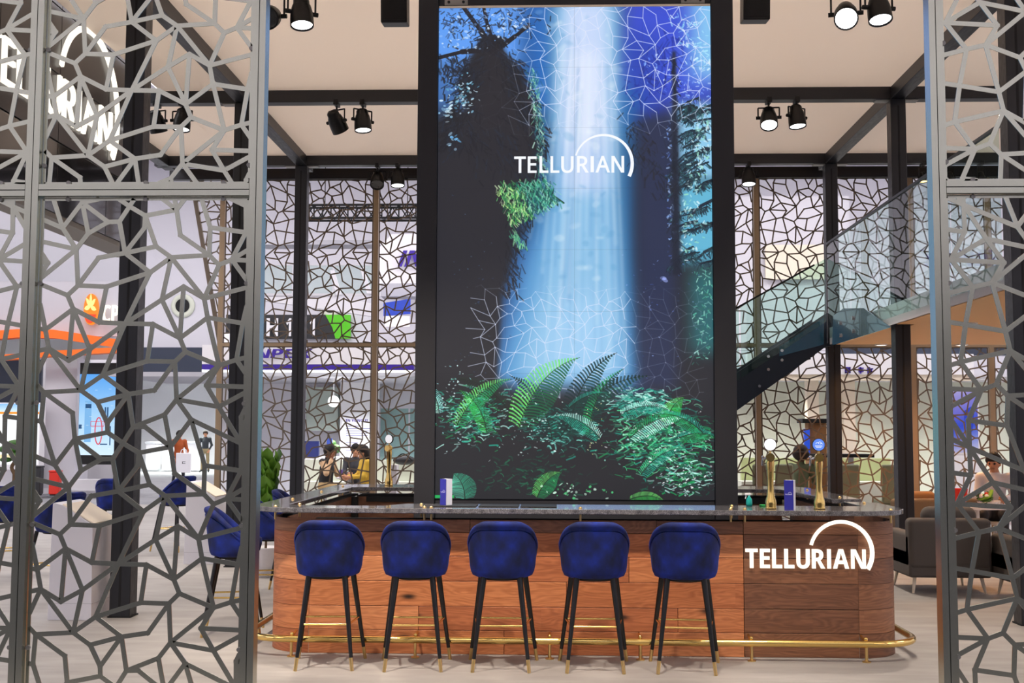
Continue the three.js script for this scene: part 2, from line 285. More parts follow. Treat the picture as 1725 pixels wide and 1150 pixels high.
// ---------- foreground lattice screens ----------
function framedPost(t, x, z, y1, w = .068, d = .085) {
  const p = part('post', [bx(w * .47, y1, d, x - w * .265, y1 / 2, z), bx(w * .47, y1, d, x + w * .265, y1 / 2, z)], M.champagne, t); part('groove', bx(w * .1, y1, d * .9, x, y1 / 2, z - .004), M.soot, p); return p;
}
function bigScreen(label, xs, ox, oy, groupName) {
  const t = thing('lattice_screen', label, 'screen', [0, 0, -6.05], 0, groupName), Y1 = 5.2, YB = 2.845, h = .062;
  xs.forEach((x) => framedPost(t, x, 0, Y1));
  for (let i = 0; i + 1 < xs.length; i++) {
    const a = xs[i] + .036, b = xs[i + 1] - .036, m = (a + b) / 2, w = b - a;
    for (const [k, y] of [[0, YB], [1, Y1 - .03], [2, .04]]) {
      const c = part('crossbar', k ? [bx(w, .06, .08, m, y, 0)] : [bx(w, h * .46, .085, m, y + h * .27, 0), bx(w, h * .46, .085, m, y - h * .27, 0)], M.champagne, t);
      if (!k) part('groove', bx(w, h * .1, .078, m, y, -.004), M.soot, c);
    }
    part('lattice_panel', latticeGeo(a + .01, b - .01, YB + h / 2 + .01, Y1 - .07, ox, oy, .0238, .005, [], .016), M.champagne, t, 'pewter sheet cut into a net of crooked cells');
    part('lattice_panel', latticeGeo(a + .01, b - .01, .08, YB - h / 2 - .01, ox, oy, .0238, .005, [], .016), M.champagne, t, 'pewter sheet cut into a net of crooked cells');
    const bolts = []; for (let k = 0; k < 3; k++) for (const s of [-1, 1]) bolts.push(bolt.clone().translate(a + w * (.13 + .37 * k), YB + s * (h / 2 + .012), .008));
    for (let k = 0; k < 7; k++) for (const x of [a + .012, b - .012]) bolts.push(bolt.clone().translate(x, .5 + k * .62, .008));
    part('fixing_bolts', bolts, M.bracket, t).userData.kind = 'stuff';
  }
}
bigScreen('pewter lattice screen of two bays in the left foreground', [-3.88, -2.71, -1.534], -1.912, 2.344, 'foreground lattice screens');
bigScreen('pewter lattice screen in the right foreground, cut by the picture edge', [1.956, 3.13], 1.771, 2.339, 'foreground lattice screens');

// ---------- back lattice screens ----------
{
  const Z = -18.2, ox = -4.47, oy = 4.884, top = 5.51, mid = 2.93;
  const bay = (label, x0, x1, opt = {}) => {
    const t = thing('lattice_screen', label, 'screen', [0, 0, Z], 0, 'back lattice screens');
    part('post', bx(.075, top, .06, x0, top / 2, 0), M.gold, t); if (opt.end) part('post', bx(.075, top, .06, x1, top / 2, 0), M.gold, t);
    part('crossbar', bx(x1 - x0 - .075, .05, .06, (x0 + x1) / 2, mid, 0), M.gold, t);
    part('lattice_panel', latticeGeo(x0 + .052, x1 - .052, mid + .03, top, opt.ox ?? ox, oy, .021, .004), M.bronze, t);
    part('lattice_panel', latticeGeo(x0 + .052, x1 - .052, .02, mid - .03, opt.ox ?? ox, oy, .021, .004), M.bronze, t);
    return t;
  };
  const first = bay('bronze lattice bay with slanted end, leftmost of the back lattice bays', -5.16, -2.75);
  // the slanted end piece: from the post at mid height outward to the top
  const cut = [2.58, .5, 2.58 * 5.16 - .5 * mid];
  part('lattice_panel', latticeGeo(-5.66, -5.2, mid + .03, top, ox, oy, .021, .004, [cut], 0), M.bronze, first, 'slanted end piece of lattice');
  part('slanted_rail', bx(.06, Math.hypot(.5, 2.58), .05).rotateZ(Math.atan2(.5, 2.58)).translate(-5.41, (mid + top) / 2, 0), M.bronze, first);
  bay('bronze lattice bay right of the black post, left of the screen tower', -2.75, -.3);
  bay('bronze lattice bay hidden behind the screen tower', -.3, .74);
  bay('bronze lattice bay just right of the screen tower behind the stair glass', .74, 3.125, { ox: -4.3 });
  bay('bronze lattice bay behind the right bar end and its black posts', 3.125, 5.467, { ox: -4.3 });
  bay('narrow bronze lattice bay behind the brown armchair', 5.467, 6.637, { ox: -4.3 });
  bay('bronze lattice bay at the far right edge behind the flower table', 6.637, 9.0, { ox: -4.3, end: true });
}

// ---------- dark fascia with the lit sign, upper left ----------
{
  const t = thing('sign_fascia', 'dark grey panelled fascia hanging at upper left behind the lattice', 'fascia', [-4.85, 0, 0]);
  for (let i = 0; i < 5; i++) for (const [y0, y1, m] of [[4.42, 5.08, M.fascia], [5.085, 5.74, M.fascia], [5.745, 6.4, M.fascia], [6.405, 7.1, M.fascia]]) part('panel', rb(.04, y1 - y0 - .008, 1.27, .004, -.02, (y0 + y1) / 2, -8.1 - 1.28 * i), m, t);
  for (let i = 0; i < 5; i++) part('gloss_panel', rb(.04, .7, 1.27, .004, -.02, 4.06, -8.1 - 1.28 * i), M.fasciaGloss, t, 'glossy black panel');
  part('backing', bx(.06, 3.4, 6.4, -.075, 5.4, -10.66), M.soot, t);
  part('lower_edge', bx(.34, .05, 6.4, -.175, 3.68, -10.66), M.fasciaEdge, t, 'grey lower edge'); 
  const s = thing('logo_sign', 'large glowing white lettering with ring on the dark fascia, upper left', 'sign', [-4.842, 4.64, -9.66], Math.PI / 2, 'white logo signs');
  logo(s, 2.95, .42, .03, M.signGlow, fontR, .018, .028);
  const l = new THREE.RectAreaLight(0xfff6e6, .8, 2.9, .6); l.position.set(-4.8, 4.85, -11.1); l.lookAt(0, 4.85, -11.1); l.castShadow = true; scene.add(l);
}
// ---------- LED tower ----------
const LED = { x0: -.937, x1: 1.279, y0: 1.068, y1: 5.068, z: -9.5 };
function paintForest(g, W, H) {
  const X = (px) => (px - 736) / 463 * W, Y = (py) => (py - 12) / 829 * H, S = W / 463;   // laid out in units of the picture on the screen
  const pick = (a) => a[Math.floor(rnd() * a.length)], gs = () => (rnd() + rnd() + rnd() - 1.5) / .75;
  g.fillStyle = '#25262d'; g.fillRect(0, 0, W, H);
  const poly = (pts, col, blur = 0, a = 1) => { g.save(); g.filter = blur ? `blur(${blur * S}px)` : 'none'; g.globalAlpha = a; g.fillStyle = col; g.beginPath(); pts.forEach(([x, y], i) => (i ? g.lineTo(X(x), Y(y)) : g.moveTo(X(x), Y(y)))); g.fill(); g.restore(); };
  const box = (x0, x1, y0, y1, col, blur, a) => poly([[x0, y0], [x1, y0], [x1, y1], [x0, y1]], col, blur, a);
  // coloured air between the trees
  box(700, 890, -10, 120, '#5f9df2', 16); box(700, 790, 110, 190, '#4a86d8', 16, .8); box(880, 940, -10, 200, '#2466b8', 14); box(886, 930, 190, 420, '#1f5f9c', 14, .9);
  box(1040, 1230, -20, 190, '#3a50d2', 22); box(1050, 1110, 60, 220, '#2b46b4', 18); box(1165, 1230, -20, 140, '#8fd2f6', 16, .9); box(1138, 1230, 180, 310, '#8cc8ea', 8); box(1140, 1230, 310, 450, '#62b4d4', 8); box(1160, 1230, 460, 600, '#2c7c84', 12, .7);
  poly([[1040, 140], [1075, 160], [1068, 420], [1076, 660], [1040, 660]], '#1c62a2', 14, .95); poly([[1075, 200], [1140, 200], [1140, 660], [1070, 660]], '#27304e', 10); poly([[812, 660], [846, 470], [872, 400], [930, 400], [900, 660]], '#2f66aa', 18, .95); poly([[738, 640], [800, 420], [840, 420], [830, 640]], '#28355c', 20, .6);
  // the shaft of light
  poly([[928, 0], [1046, 0], [1046, 330], [1066, 655], [836, 655], [888, 440], [926, 330]], '#5c9ed4', 13); poly([[942, 0], [1036, 0], [1034, 310], [1046, 640], [872, 640], [916, 460], [940, 310]], '#8cc0e6', 12, .95);
  poly([[950, 0], [1024, 0], [1030, 220], [1026, 330], [948, 330], [942, 180]], '#c6d8f8', 12); poly([[955, 90], [1012, 90], [1016, 250], [952, 250]], '#eef2ff', 12, .5); poly([[930, 520], [1030, 500], [1036, 640], [900, 640]], '#a6d2f6', 20, .7);
  for (let i = 0; i < 46; i++) { const x = rr(930, 1040); g.save(); g.filter = `blur(${2 * S}px)`; g.strokeStyle = `rgba(${rnd() < .55 ? '240,248,255' : '70,130,190'},${rr(.06, .2)})`; g.lineWidth = rr(2, 8) * S; g.beginPath(); g.moveTo(X(x), Y(rr(12, 260))); g.lineTo(X(x + (x - 995) * .55 - 6), Y(rr(380, 650))); g.stroke(); g.restore(); }
  for (let i = 0; i < 90; i++) { const y = rr(20, 480); box(0, 0, 0, 0, '#fff'); g.save(); g.filter = `blur(${1.5 * S}px)`; g.globalAlpha = rr(.08, .3); g.fillStyle = rnd() < .6 ? '#4a94c8' : '#f4fbff'; g.beginPath(); g.ellipse(X(rr(905, 1045)), Y(y), rr(2, 11) * S, rr(2, 7) * S, rr(-1, 1), 0, 6.3); g.fill(); g.restore(); }
  // needle work: strokes scattered round a branch line
  const needles = (ax, ay, bx2, by, spread, n, cols, len, a0, a1, lw = 1.6, al = .85) => { g.lineCap = 'round'; for (let i = 0; i < n; i++) { const t = rnd(), x = ax + (bx2 - ax) * t + gs() * spread, y = ay + (by - ay) * t + gs() * spread * .6, a = rr(a0, a1), l = len * rr(.4, 1.2); g.strokeStyle = pick(cols); g.globalAlpha = al * rr(.45, 1); g.lineWidth = lw * rr(.5, 1.4) * S; g.beginPath(); g.moveTo(X(x), Y(y)); g.lineTo(X(x + Math.cos(a) * l), Y(y + Math.sin(a) * l)); g.stroke(); } g.globalAlpha = 1; };
  const specks = (cx, cy, rx, ry, n, cols, s0, s1, al = .9) => { for (let i = 0; i < n; i++) { g.fillStyle = pick(cols); g.globalAlpha = rr(.45, 1) * al; g.beginPath(); g.ellipse(X(cx + gs() * rx), Y(cy + gs() * ry), rr(s0, s1) * S, rr(s0, s1) * .55 * S, rr(-.9, .9), 0, 6.283); g.fill(); } g.globalAlpha = 1; };
  const bough = (pts, w, col) => { g.strokeStyle = col; g.lineCap = 'round'; for (let i = 0; i + 1 < pts.length; i++) { g.lineWidth = (w * (1 - i / pts.length) + 1) * S; g.beginPath(); g.moveTo(X(pts[i][0]), Y(pts[i][1])); g.lineTo(X(pts[i + 1][0]), Y(pts[i + 1][1])); g.stroke(); } };
  const D0 = ['#1d1e24', '#24242b', '#181b24', '#202a3a'];
  // right-hand conifers against the bright gaps
  needles(1150, 30, 1195, 120, 26, 120, ['#dff6ff', '#b4ecff', '#7cc4f0'], 6, 0, 3.1, 2.4); needles(1100, 90, 1190, 190, 34, 150, ['#9cc4ff', '#d4e6ff', '#5f86ee'], 4, 0, 3.1, 2, .8); needles(1090, 170, 1130, 60, 30, 90, ['#2233a0', '#1c2a80'], 16, .2, 2.6, 2.6, .6);
  for (let k = 0; k < 46; k++) { const y = rr(168, 450), x0 = rr(1160, 1206), l = rr(18, 46), sl = rr(.1, .75); bough([[x0, y], [x0 - l * .5, y + l * sl * .35], [x0 - l, y + l * sl]], rr(1, 4.5), pick(['#1b2a3c', '#22323e', '#16202c'])); needles(x0, y, x0 - l, y + l * sl, 5, 30, ['#1b2c3e', '#20404a', '#14222e', '#2c5a60'], rr(6, 12), .3, 2.6, 1.7); }
  needles(1196, 190, 1150, 440, 16, 150, ['#e6fbff', '#bdf0f4', '#9ce0c8'], 5, 0, 3.1, 2.4); needles(1126, 210, 1130, 440, 5, 70, ['#b4d4ff', '#7ca6f0', '#40589c'], 4, 0, 3.1, 2.2); poly([[1134, 90], [1140, 90], [1146, 470], [1132, 470]], '#1d2333', 2, .9); needles(1138, 100, 1138, 460, 6, 120, ['#1d2333', '#16202e'], 14, .4, 2.7, 2, .8); needles(1188, 460, 1180, 610, 14, 120, ['#5cc0a4', '#a8ecd8', '#2c6c60'], 6, 0, 3.1, 1.8, .8);
  specks(1110, 520, 50, 90, 60, ['#5a78d4', '#9cb4f4', '#38508c'], .7, 2.2, .6); specks(1120, 476, 4, 4, 3, ['#a8b8ff'], 3, 6, .6); needles(1060, 200, 1120, 330, 24, 120, D0, 14, .6, 2.4, 2.4, .6);
  // left-hand tree: trunk mass with drooping boughs
  poly([[808, 66], [840, 62], [850, 90], [872, 118], [888, 150], [902, 180], [904, 240], [914, 268], [900, 330], [868, 350], [862, 440], [846, 500], [838, 660], [730, 660], [730, 290], [752, 246], [742, 205], [786, 190], [774, 140], [790, 96]], '#26262d', 4);
  bough([[830, 90], [808, 52], [776, 8]], 9, '#22222a'); bough([[834, 90], [820, 46], [812, 8]], 7, '#22222a'); bough([[828, 84], [776, 88], [736, 98]], 8, '#22222a'); bough([[838, 84], [866, 62], [890, 44]], 7, '#22222a');
  needles(744, 30, 880, 40, 36, 230, ['#22242e', '#2a3a5c', '#1c2434'], 8, 0, 3.1, 2); needles(742, 100, 800, 150, 26, 170, D0, 12, .3, 2.2, 2.4); needles(850, 90, 905, 250, 16, 420, D0, 17, .3, 1.6, 2.2); needles(800, 90, 752, 260, 18, 380, D0, 17, 1.5, 2.9, 2.2); needles(812, 66, 842, 66, 14, 120, D0, 14, .2, 2.9, 2.2); needles(905, 250, 850, 500, 14, 260, D0, 16, .6, 2.0, 2.2); needles(756, 190, 880, 300, 40, 200, D0, 16, .3, 1.9, 2.4);
  specks(845, 40, 36, 22, 70, ['#e2f0ff', '#b4d6ff', '#7cb2f6'], 1, 4); specks(772, 60, 30, 26, 50, ['#cfe6ff', '#9cc8fa'], 1, 4); specks(780, 160, 18, 24, 80, ['#d2f0ff', '#8cccea', '#60a8c4'], .9, 3.6); specks(750, 186, 8, 16, 20, ['#9ad0f0', '#d6f2ff'], 1.4, 5); specks(762, 238, 8, 14, 12, ['#b6e2ff', '#6cb4e8'], 1.4, 4.5); specks(820, 560, 40, 80, 30, ['#33507c', '#2a3c60'], .8, 2.4, .6); specks(790, 420, 30, 60, 16, ['#3c5c84', '#6894bc'], .8, 2, .6);
  // sunlit foliage hanging into the shaft
  needles(898, 120, 914, 300, 7, 230, ['#8fd8b4', '#c4f0dc', '#3f8c80', '#236070'], 8, .6, 2.4, 1.8, .75);
  for (let k = 0; k < 9; k++) { const x = 842 + k * 9, y = 318 - k * 1.5; bough([[x, y], [x + 14, y + 26], [x + 24 + k * 1.5, y + 58 - k * 2]], 2.5, '#1c4036'); needles(x, y, x + 24, y + 64 - k * 3, 7, 95, k < 4 ? ['#b4e88c', '#6ecf74', '#dcf8c0', '#2f8c50', '#1c5a40'] : ['#4cb48c', '#2c8c78', '#9ce0c4', '#1c5c5c', '#143c44'], 9, .5, 2.1, 1.8); }
  needles(862, 395, 882, 420, 6, 60, ['#8cdc9c', '#4ca880'], 8, 1, 2, 1.6, .8);
  // pale network of cells drawn over the picture
  const net = (x0, x1, y0, y1, a, sc, fx) => { g.lineWidth = 1.15 * S; for (let i = -1; i < 6; i++) for (let j = -1; j < 6; j++) for (const [p, q, di, dj] of EDGE) { const A = [x0 + (NODE[p][0] / CELL + i + .7) * sc, y0 - (NODE[p][1] / CELL - j - .6) * sc], B = [x0 + (NODE[q][0] / CELL + i + di + .7) * sc, y0 - (NODE[q][1] / CELL - j - dj - .6) * sc], mx = (A[0] + B[0]) / 2, my = (A[1] + B[1]) / 2; if (mx < x0 || mx > x1 || my < y0 || my > y1) continue; g.strokeStyle = `rgba(222,230,255,${a * fx(mx, my)})`; g.beginPath(); g.moveTo(X(A[0]), Y(A[1])); g.lineTo(X(B[0]), Y(B[1])); g.stroke(); } };
  net(730, 1206, 4, 236, .75, 168, (x, y) => Math.max(.04, Math.min(1, (x - 850) / 60, (236 - y) / 50))); net(800, 1180, 486, 680, .62, 150, (x, y) => Math.min(1, (y - 484) / 30) * (x > 1060 ? .25 : 1));
  // undergrowth
  poly([[720, 640], [850, 650], [900, 690], [1000, 680], [1100, 700], [1220, 680], [1220, 860], [720, 860]], '#202127', 10);
  const Dk = '#0d3a36', D2 = '#0a2a2c', G1 = '#2fc24a', G2 = '#6fe66c', G3 = '#159a54', T = '#19a088', Wt = '#b9f4e8';
  const frond = (x, y, ang, len, wid, col, colB, rib = '#0e2018') => {
    const n = 30; let px = x, py = y, a = ang;
    for (let i = 0; i < n; i++) {
      const t = i / n, w = wid * Math.sin(Math.PI * Math.min(1, .2 + t * .84)) * (1 - t * .3), nx = px + Math.cos(a) * len / n, ny = py - Math.sin(a) * len / n;
      for (const s of [-1, 1]) { const la = a + s * 1.1, c = s > 0 ? col : colB; g.strokeStyle = c; g.globalAlpha = rr(.6, 1); g.lineWidth = (len / n) * .5 * S; g.lineCap = 'round'; g.beginPath(); g.moveTo(X(px), Y(py)); g.quadraticCurveTo(X(px + Math.cos(la) * w * .6), Y(py - Math.sin(la) * w * .6), X(px + Math.cos(la) * w), Y(py - Math.sin(la) * w + w * .25)); g.stroke(); }
      g.globalAlpha = 1; g.strokeStyle = rib; g.lineWidth = 1.5 * S * (1 - t * .6); g.beginPath(); g.moveTo(X(px), Y(py)); g.lineTo(X(nx), Y(ny)); g.stroke();
      px = nx; py = ny; a += (ang > 1.57 ? .018 : -.018) * (1 + t * 2);
    }
  };
  const leaves = (cx, cy, rx, ry, n, cols, l0, l1) => { for (let i = 0; i < n; i++) { const x = cx + gs() * rx, y = cy + gs() * ry, a = rr(-1.1, .7), l = rr(l0, l1) * .8; g.strokeStyle = pick(cols); g.globalAlpha = rr(.35, .95); g.lineWidth = rr(.8, 2.6) * S; g.beginPath(); g.moveTo(X(x), Y(y)); const up = rr(-.35, .3); g.quadraticCurveTo(X(x + l * .4), Y(y + l * up), X(x + Math.cos(a) * l * (rnd() < .5 ? 1 : -1)), Y(y - Math.sin(a) * l * .7)); g.stroke(); } g.globalAlpha = 1; };
  leaves(1110, 740, 60, 40, 900, [G3, T, '#0f6a50', '#12523f', '#0c3a34', '#4cd494', '#8cecb8'], 6, 22); leaves(1075, 680, 40, 16, 260, [T, Wt, '#2c8c80', '#0f4a48', '#7ce0c8'], 8, 24); leaves(800, 700, 40, 34, 420, [T, '#0f5a4c', G3, Wt, '#123c38', '#6adcc0'], 5, 18); leaves(940, 720, 50, 26, 380, ['#0d3a36', '#0a2a2c', T, '#7ce0d0', '#145a50'], 6, 20); leaves(1150, 800, 40, 24, 260, [G3, '#0f5a44', '#12443a', Wt], 5, 18); leaves(900, 800, 70, 24, 160, ['#0f4a38', '#15342e', '#1c6c4c'], 5, 16);
  frond(862, 700, 2.2, 120, 16, '#16241e', '#1d2c22'); frond(944, 740, 1.02, 190, 24, D2, Dk); frond(960, 730, 1.45, 160, 28, D2, Dk); frond(930, 740, 1.75, 130, 26, D2, Dk);
  frond(772, 720, 1.12, 125, 20, G2, G3); frond(744, 690, 2.3, 100, 12, '#5cd8a0', Wt); frond(822, 732, 1.75, 90, 16, G1, G3); frond(876, 722, 1.27, 160, 40, G2, '#12603c'); frond(992, 735, 1.5, 130, 18, G3, Dk); frond(960, 690, .72, 75, 10, T, Dk); frond(742, 700, 1.7, 70, 12, Wt, '#8fe8e0');
  frond(1120, 715, 1.35, 56, 18, G2, G1); frond(1045, 700, .45, 90, 14, Wt, T); frond(1060, 740, .75, 110, 18, G3, Wt); frond(1140, 740, .4, 70, 14, T, G3); frond(1180, 730, 2.4, 90, 14, G3, T); frond(1078, 800, .95, 90, 14, '#3fc88c', T); frond(1010, 740, 2.3, 90, 16, T, Wt);
  frond(906, 838, 1.2, 62, 20, G2, G3); frond(786, 842, 1.6, 50, 28, '#5fe0b8', '#3cc89c'); frond(1060, 840, .35, 60, 12, G2, G1);
  specks(770, 690, 20, 60, 60, ['#e0ffff', '#a4ecf4'], .6, 2.4); specks(900, 720, 60, 40, 90, ['#e6fffb', '#b4f0e4'], .6, 2.6); specks(1110, 740, 60, 40, 130, ['#e6fffb', '#ffffff', '#9cecd8'], .6, 2.8); specks(1150, 810, 40, 22, 60, ['#ffffff', '#cfeef0'], .8, 3); specks(960, 826, 50, 10, 40, ['#d8ffe8', '#54d884'], .8, 4); specks(1000, 730, 12, 30, 26, ['#eaff9c', '#fff8c0'], .7, 1.8);
  g.fillStyle = '#1fae58'; g.fillRect(0, Y(835), X(768), S * 5);
  // lettering on the picture
  g.fillStyle = '#f6f9ff'; g.font = `${Math.round(37 * S)}px sans-serif`; g.save(); g.translate(X(866), Y(296)); const m = g.measureText('TELLURIAN').width; g.scale(189 * S / m, 1.02); g.lineWidth = 1.1 * S; g.strokeStyle = '#f6f9ff'; let tx = 0; for (const ch of 'TELLURIAN') { const cw = g.measureText(ch).width; if (ch === 'I') g.fillRect(tx + cw * .28, -26.9 * S, cw * .44, 26.9 * S); else { g.fillText(ch, tx, 0); g.strokeText(ch, tx, 0); } tx += cw; } g.restore();
  g.strokeStyle = '#f6f9ff'; g.lineCap = 'butt'; for (let i = 0; i < 60; i++) { const a0 = Math.PI * 1.09 + i / 60 * (Math.PI * 1.06), a1 = a0 + Math.PI * 1.08 / 58; g.lineWidth = (2.6 + 3.6 * i / 60) * S; g.beginPath(); g.arc(X(1017), Y(281), 48.5 * S, a0, a1); g.stroke(); }
  // LED cabinet joints
  g.fillStyle = 'rgba(10,14,30,.14)'; for (let j = 1; j < 8; j++) g.fillRect(0, H * j / 8, W, 1.5); for (let i = 1; i < 4; i++) g.fillRect(W * i / 4, 0, 1.5, H);
}
{
  const cx = (LED.x0 + LED.x1) / 2, w = LED.x1 - LED.x0, h = LED.y1 - LED.y0, L = -1.104, Rr = 1.459, top = 5.56;
  const t = thing('screen_tower', 'tall black tower with a glowing forest picture screen behind the bar', 'display', [0, 0, LED.z]);
  part('body', bx(Rr - L, top - .02, .34, (L + Rr) / 2, top / 2, -.22), M.black, t);
  part('side_panel', rb(LED.x0 - L - .004, top, .07, .004, (L + LED.x0) / 2 - .002, top / 2, -.01), M.black, t);
  part('side_panel', rb(Rr - LED.x1 - .004, top, .07, .004, (Rr + LED.x1) / 2 + .002, top / 2, -.01), M.black, t);
  part('lower_panel', bx(w, LED.y0 - .004, .05, cx, LED.y0 / 2, -.03), M.black, t);
  part('top_panel', bx(w, top - LED.y1 - .02, .05, cx, (top + LED.y1 + .02) / 2, -.03), M.black, t);
  part('top_edge', bx(w, .018, .05, cx, LED.y1 + .01, -.02), M.cream, t, 'thin pale top edge');
  for (const x of [LED.x0 + .14, LED.x1 - .14]) { const b = part('mounting_plate', bx(.19, .1, .012, x, LED.y1 + .075, .002), M.bracket, t); part('screws', [-.06, .06].flatMap((dx) => [-.025, .025].map((dy) => bolt.clone().translate(x + dx, LED.y1 + .075 + dy, .008))), M.soot, b); }
  const map = canvasTex(1140, 2048, paintForest); map.magFilter = THREE.LinearFilter;
  part('screen', new THREE.PlaneGeometry(w, h).translate(cx, LED.y0 + h / 2, .004), std({ color: 0x020203, roughness: .5, emissive: 0xffffff, emissiveMap: map, emissiveIntensity: 1.02 }), t, 'glowing picture of light falling between forest trees over ferns');
  const l = new THREE.RectAreaLight(new THREE.Color(.34, .56, 1), .4, w, h); l.position.set(cx, LED.y0 + h / 2, LED.z + .02); l.lookAt(cx, LED.y0 + h / 2, 0); l.castShadow = true; scene.add(l);
}

// ---------- the bar ----------
{
  const t = thing('bar', 'large walnut bar with rounded corners and grey granite counter', 'bar');
  const B = { x0: -2.1, x1: 2.52, s0: 8.69, s1: 12.3, r: .33 };
  const rows = [0, .17, .34, .52, .7, .87, .965], gap = .003, th = .022;
  const plank = (x0, x1, i, k, dark) => { // straight board on the front
    const w = x1 - x0 - gap, h = rows[i + 1] - rows[i] - gap, g = rb(w, h, th, .003, 0, 0, 0, 1), p = g.attributes.position, u = g.attributes.uv, o = hash2(i, k, 5), o2 = hash2(i, k, 9);
    for (let n = 0; n < p.count; n++) u.setXY(n, p.getX(n) / 1.5 + o, p.getY(n) / .36 + o2);
    const m = dark ? WOOD_DARK[(i + k) % 3] : WOOD_WARM[(i * 2 + k) % 4];
    return part('plank', g.translate((x0 + x1) / 2, (rows[i] + rows[i + 1]) / 2, -B.s0 - th / 2), m, t);
  };
  const joints = [[-.35, .62], [-.97, .9], [.1], [-.97, .55], [-.6, .8], [-.6, .75]], fx0 = B.x0 + B.r, fx1 = B.x1 - B.r;
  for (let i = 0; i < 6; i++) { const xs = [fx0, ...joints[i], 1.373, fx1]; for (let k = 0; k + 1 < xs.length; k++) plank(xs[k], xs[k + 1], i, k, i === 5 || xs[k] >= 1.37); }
  const curved = (cx, a0, i, dark, k) => { // quarter-round board
    const N = 12, y0 = rows[i] + gap / 2, y1 = rows[i + 1] - gap / 2, pos = [], uv = [], idx = [], o = hash2(i, k, 4);
    for (let n = 0; n <= N; n++) { const a = a0 + Math.PI / 2 * n / N, c = Math.cos(a), s = Math.sin(a); for (const [R, y] of [[B.r - th, y0], [B.r, y0], [B.r, y1], [B.r - th, y1]]) { pos.push(cx + c * R, y, -(B.s0 + B.r + s * R)); uv.push(n / N * .35 + o, y / .36 + o); } }
    for (let n = 0; n < N; n++) for (let q = 0; q < 3; q++) { const a = n * 4 + q, b = a + 4; idx.push(a, b, a + 1, a + 1, b, b + 1); }
    let g = new THREE.BufferGeometry(); g.setAttribute('position', new THREE.Float32BufferAttribute(pos, 3)); g.setAttribute('uv', new THREE.Float32BufferAttribute(uv, 2)); g.setIndex(idx); g = toCreasedNormals(g, .6);
    part('plank', g, dark ? WOOD_DARK[(i + k) % 3] : WOOD_WARM[(i + k) % 4], t, 'board bent round the corner');
  };
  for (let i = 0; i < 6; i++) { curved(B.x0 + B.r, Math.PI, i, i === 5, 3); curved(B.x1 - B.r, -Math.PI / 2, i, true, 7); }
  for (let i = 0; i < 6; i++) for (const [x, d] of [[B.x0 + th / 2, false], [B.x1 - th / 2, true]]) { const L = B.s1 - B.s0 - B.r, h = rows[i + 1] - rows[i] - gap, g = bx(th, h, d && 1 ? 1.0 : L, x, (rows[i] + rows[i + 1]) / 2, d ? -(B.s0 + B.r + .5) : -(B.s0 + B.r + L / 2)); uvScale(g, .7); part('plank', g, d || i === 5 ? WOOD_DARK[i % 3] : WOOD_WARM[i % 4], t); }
  // carcass and inner faces
  const inner = (w, h, d, x, y, z) => part('inner_panel', uvScale(bx(w, h, d, x, y, z), .8), WOOD_DARK[1], t);
  part('carcass', [bx(3.95, .95, .03, .21, .475, -8.73), bx(.03, .95, 3.2, -2.055, .475, -10.65)], M.soot, t);
  inner(3.9, .9, .02, .21, .45, -8.8); inner(.02, .95, 2.85, -2.0, .48, -10.43); inner(4.2, .95, .02, .15, .48, -11.85); inner(4.2, .95, .02, .15, .48, -12.28); inner(.02, .95, 1.7, 2.36, .48, -11.1); inner(.02, .95, 1.7, 2.56, .48, -11.1); inner(.2, .95, .02, 2.46, .48, -10.24);
  part('inner_rail', [bx(4.1, .05, .03, .2, .93, -11.83)], M.soot, t); part('inner_corner', bx(.06, .95, .06, -1.96, .48, -11.8), M.soot, t);
  // granite counter (one slab on brass stand-offs, open at the right for the flap)
  const s = new THREE.Shape(), q = .4, x0 = -2.23, x1 = 2.58;
  s.moveTo(x0 + q, 8.56); s.lineTo(x1 - q, 8.56); s.absarc(x1 - q, 8.56 + q, q, -Math.PI / 2, 0); s.lineTo(x1, 9.62); s.lineTo(2.34, 9.72); s.lineTo(2.34, 9.14); s.lineTo(-1.12, 9.14); s.lineTo(-1.26, 8.86); s.lineTo(-1.86, 8.86); s.lineTo(-1.99, 8.99); s.lineTo(-1.99, 11.78); s.lineTo(2.22, 11.78); s.lineTo(2.34, 10.1); s.lineTo(x1, 10.1); s.lineTo(x1, 12.1); s.absarc(x1 - .35, 12.1, .35, 0, Math.PI / 2); s.lineTo(x0 + .35, 12.45); s.absarc(x0 + .35, 12.1, .35, Math.PI / 2, Math.PI); s.lineTo(x0, 8.56 + q); s.absarc(x0 + q, 8.56 + q, q, Math.PI, Math.PI * 1.5);
  part('counter', extr(s, .028, .004, 14).rotateX(-Math.PI / 2).translate(0, 1.018, 0), M.granite, t, 'speckled grey granite counter top');
  const pin = new THREE.CylinderGeometry(.008, .008, .06, 10).translate(0, .99, 0), cap = new THREE.SphereGeometry(.014, 10, 6, 0, 6.3, 0, 1.57).translate(0, 1.05, 0);
  for (const x of [-2.02, -.93, -.88, .2, 1.28, 1.38, 2.42]) { const p = part('standoff', pin.clone().translate(x, 0, -8.66), M.brassSatin, t); part('cap', cap.clone().translate(x, 0, -8.66), M.brassSatin, p); }
  for (const [x, z] of [[-1.9, -8.93], [-2.1, -9.6], [-2.1, -10.8], [-2.1, -11.9], [-.99, -9.0], [1.34, -9.02], [2.45, -9.5], [2.45, -10.3], [2.45, -11.6], [-.9, -11.95], [.3, -11.95], [1.4, -11.95]]) { const p = part('standoff', pin.clone().translate(x, 0, z), M.brassSatin, t); part('cap', cap.clone().translate(x, 0, z), M.brassSatin, p); }
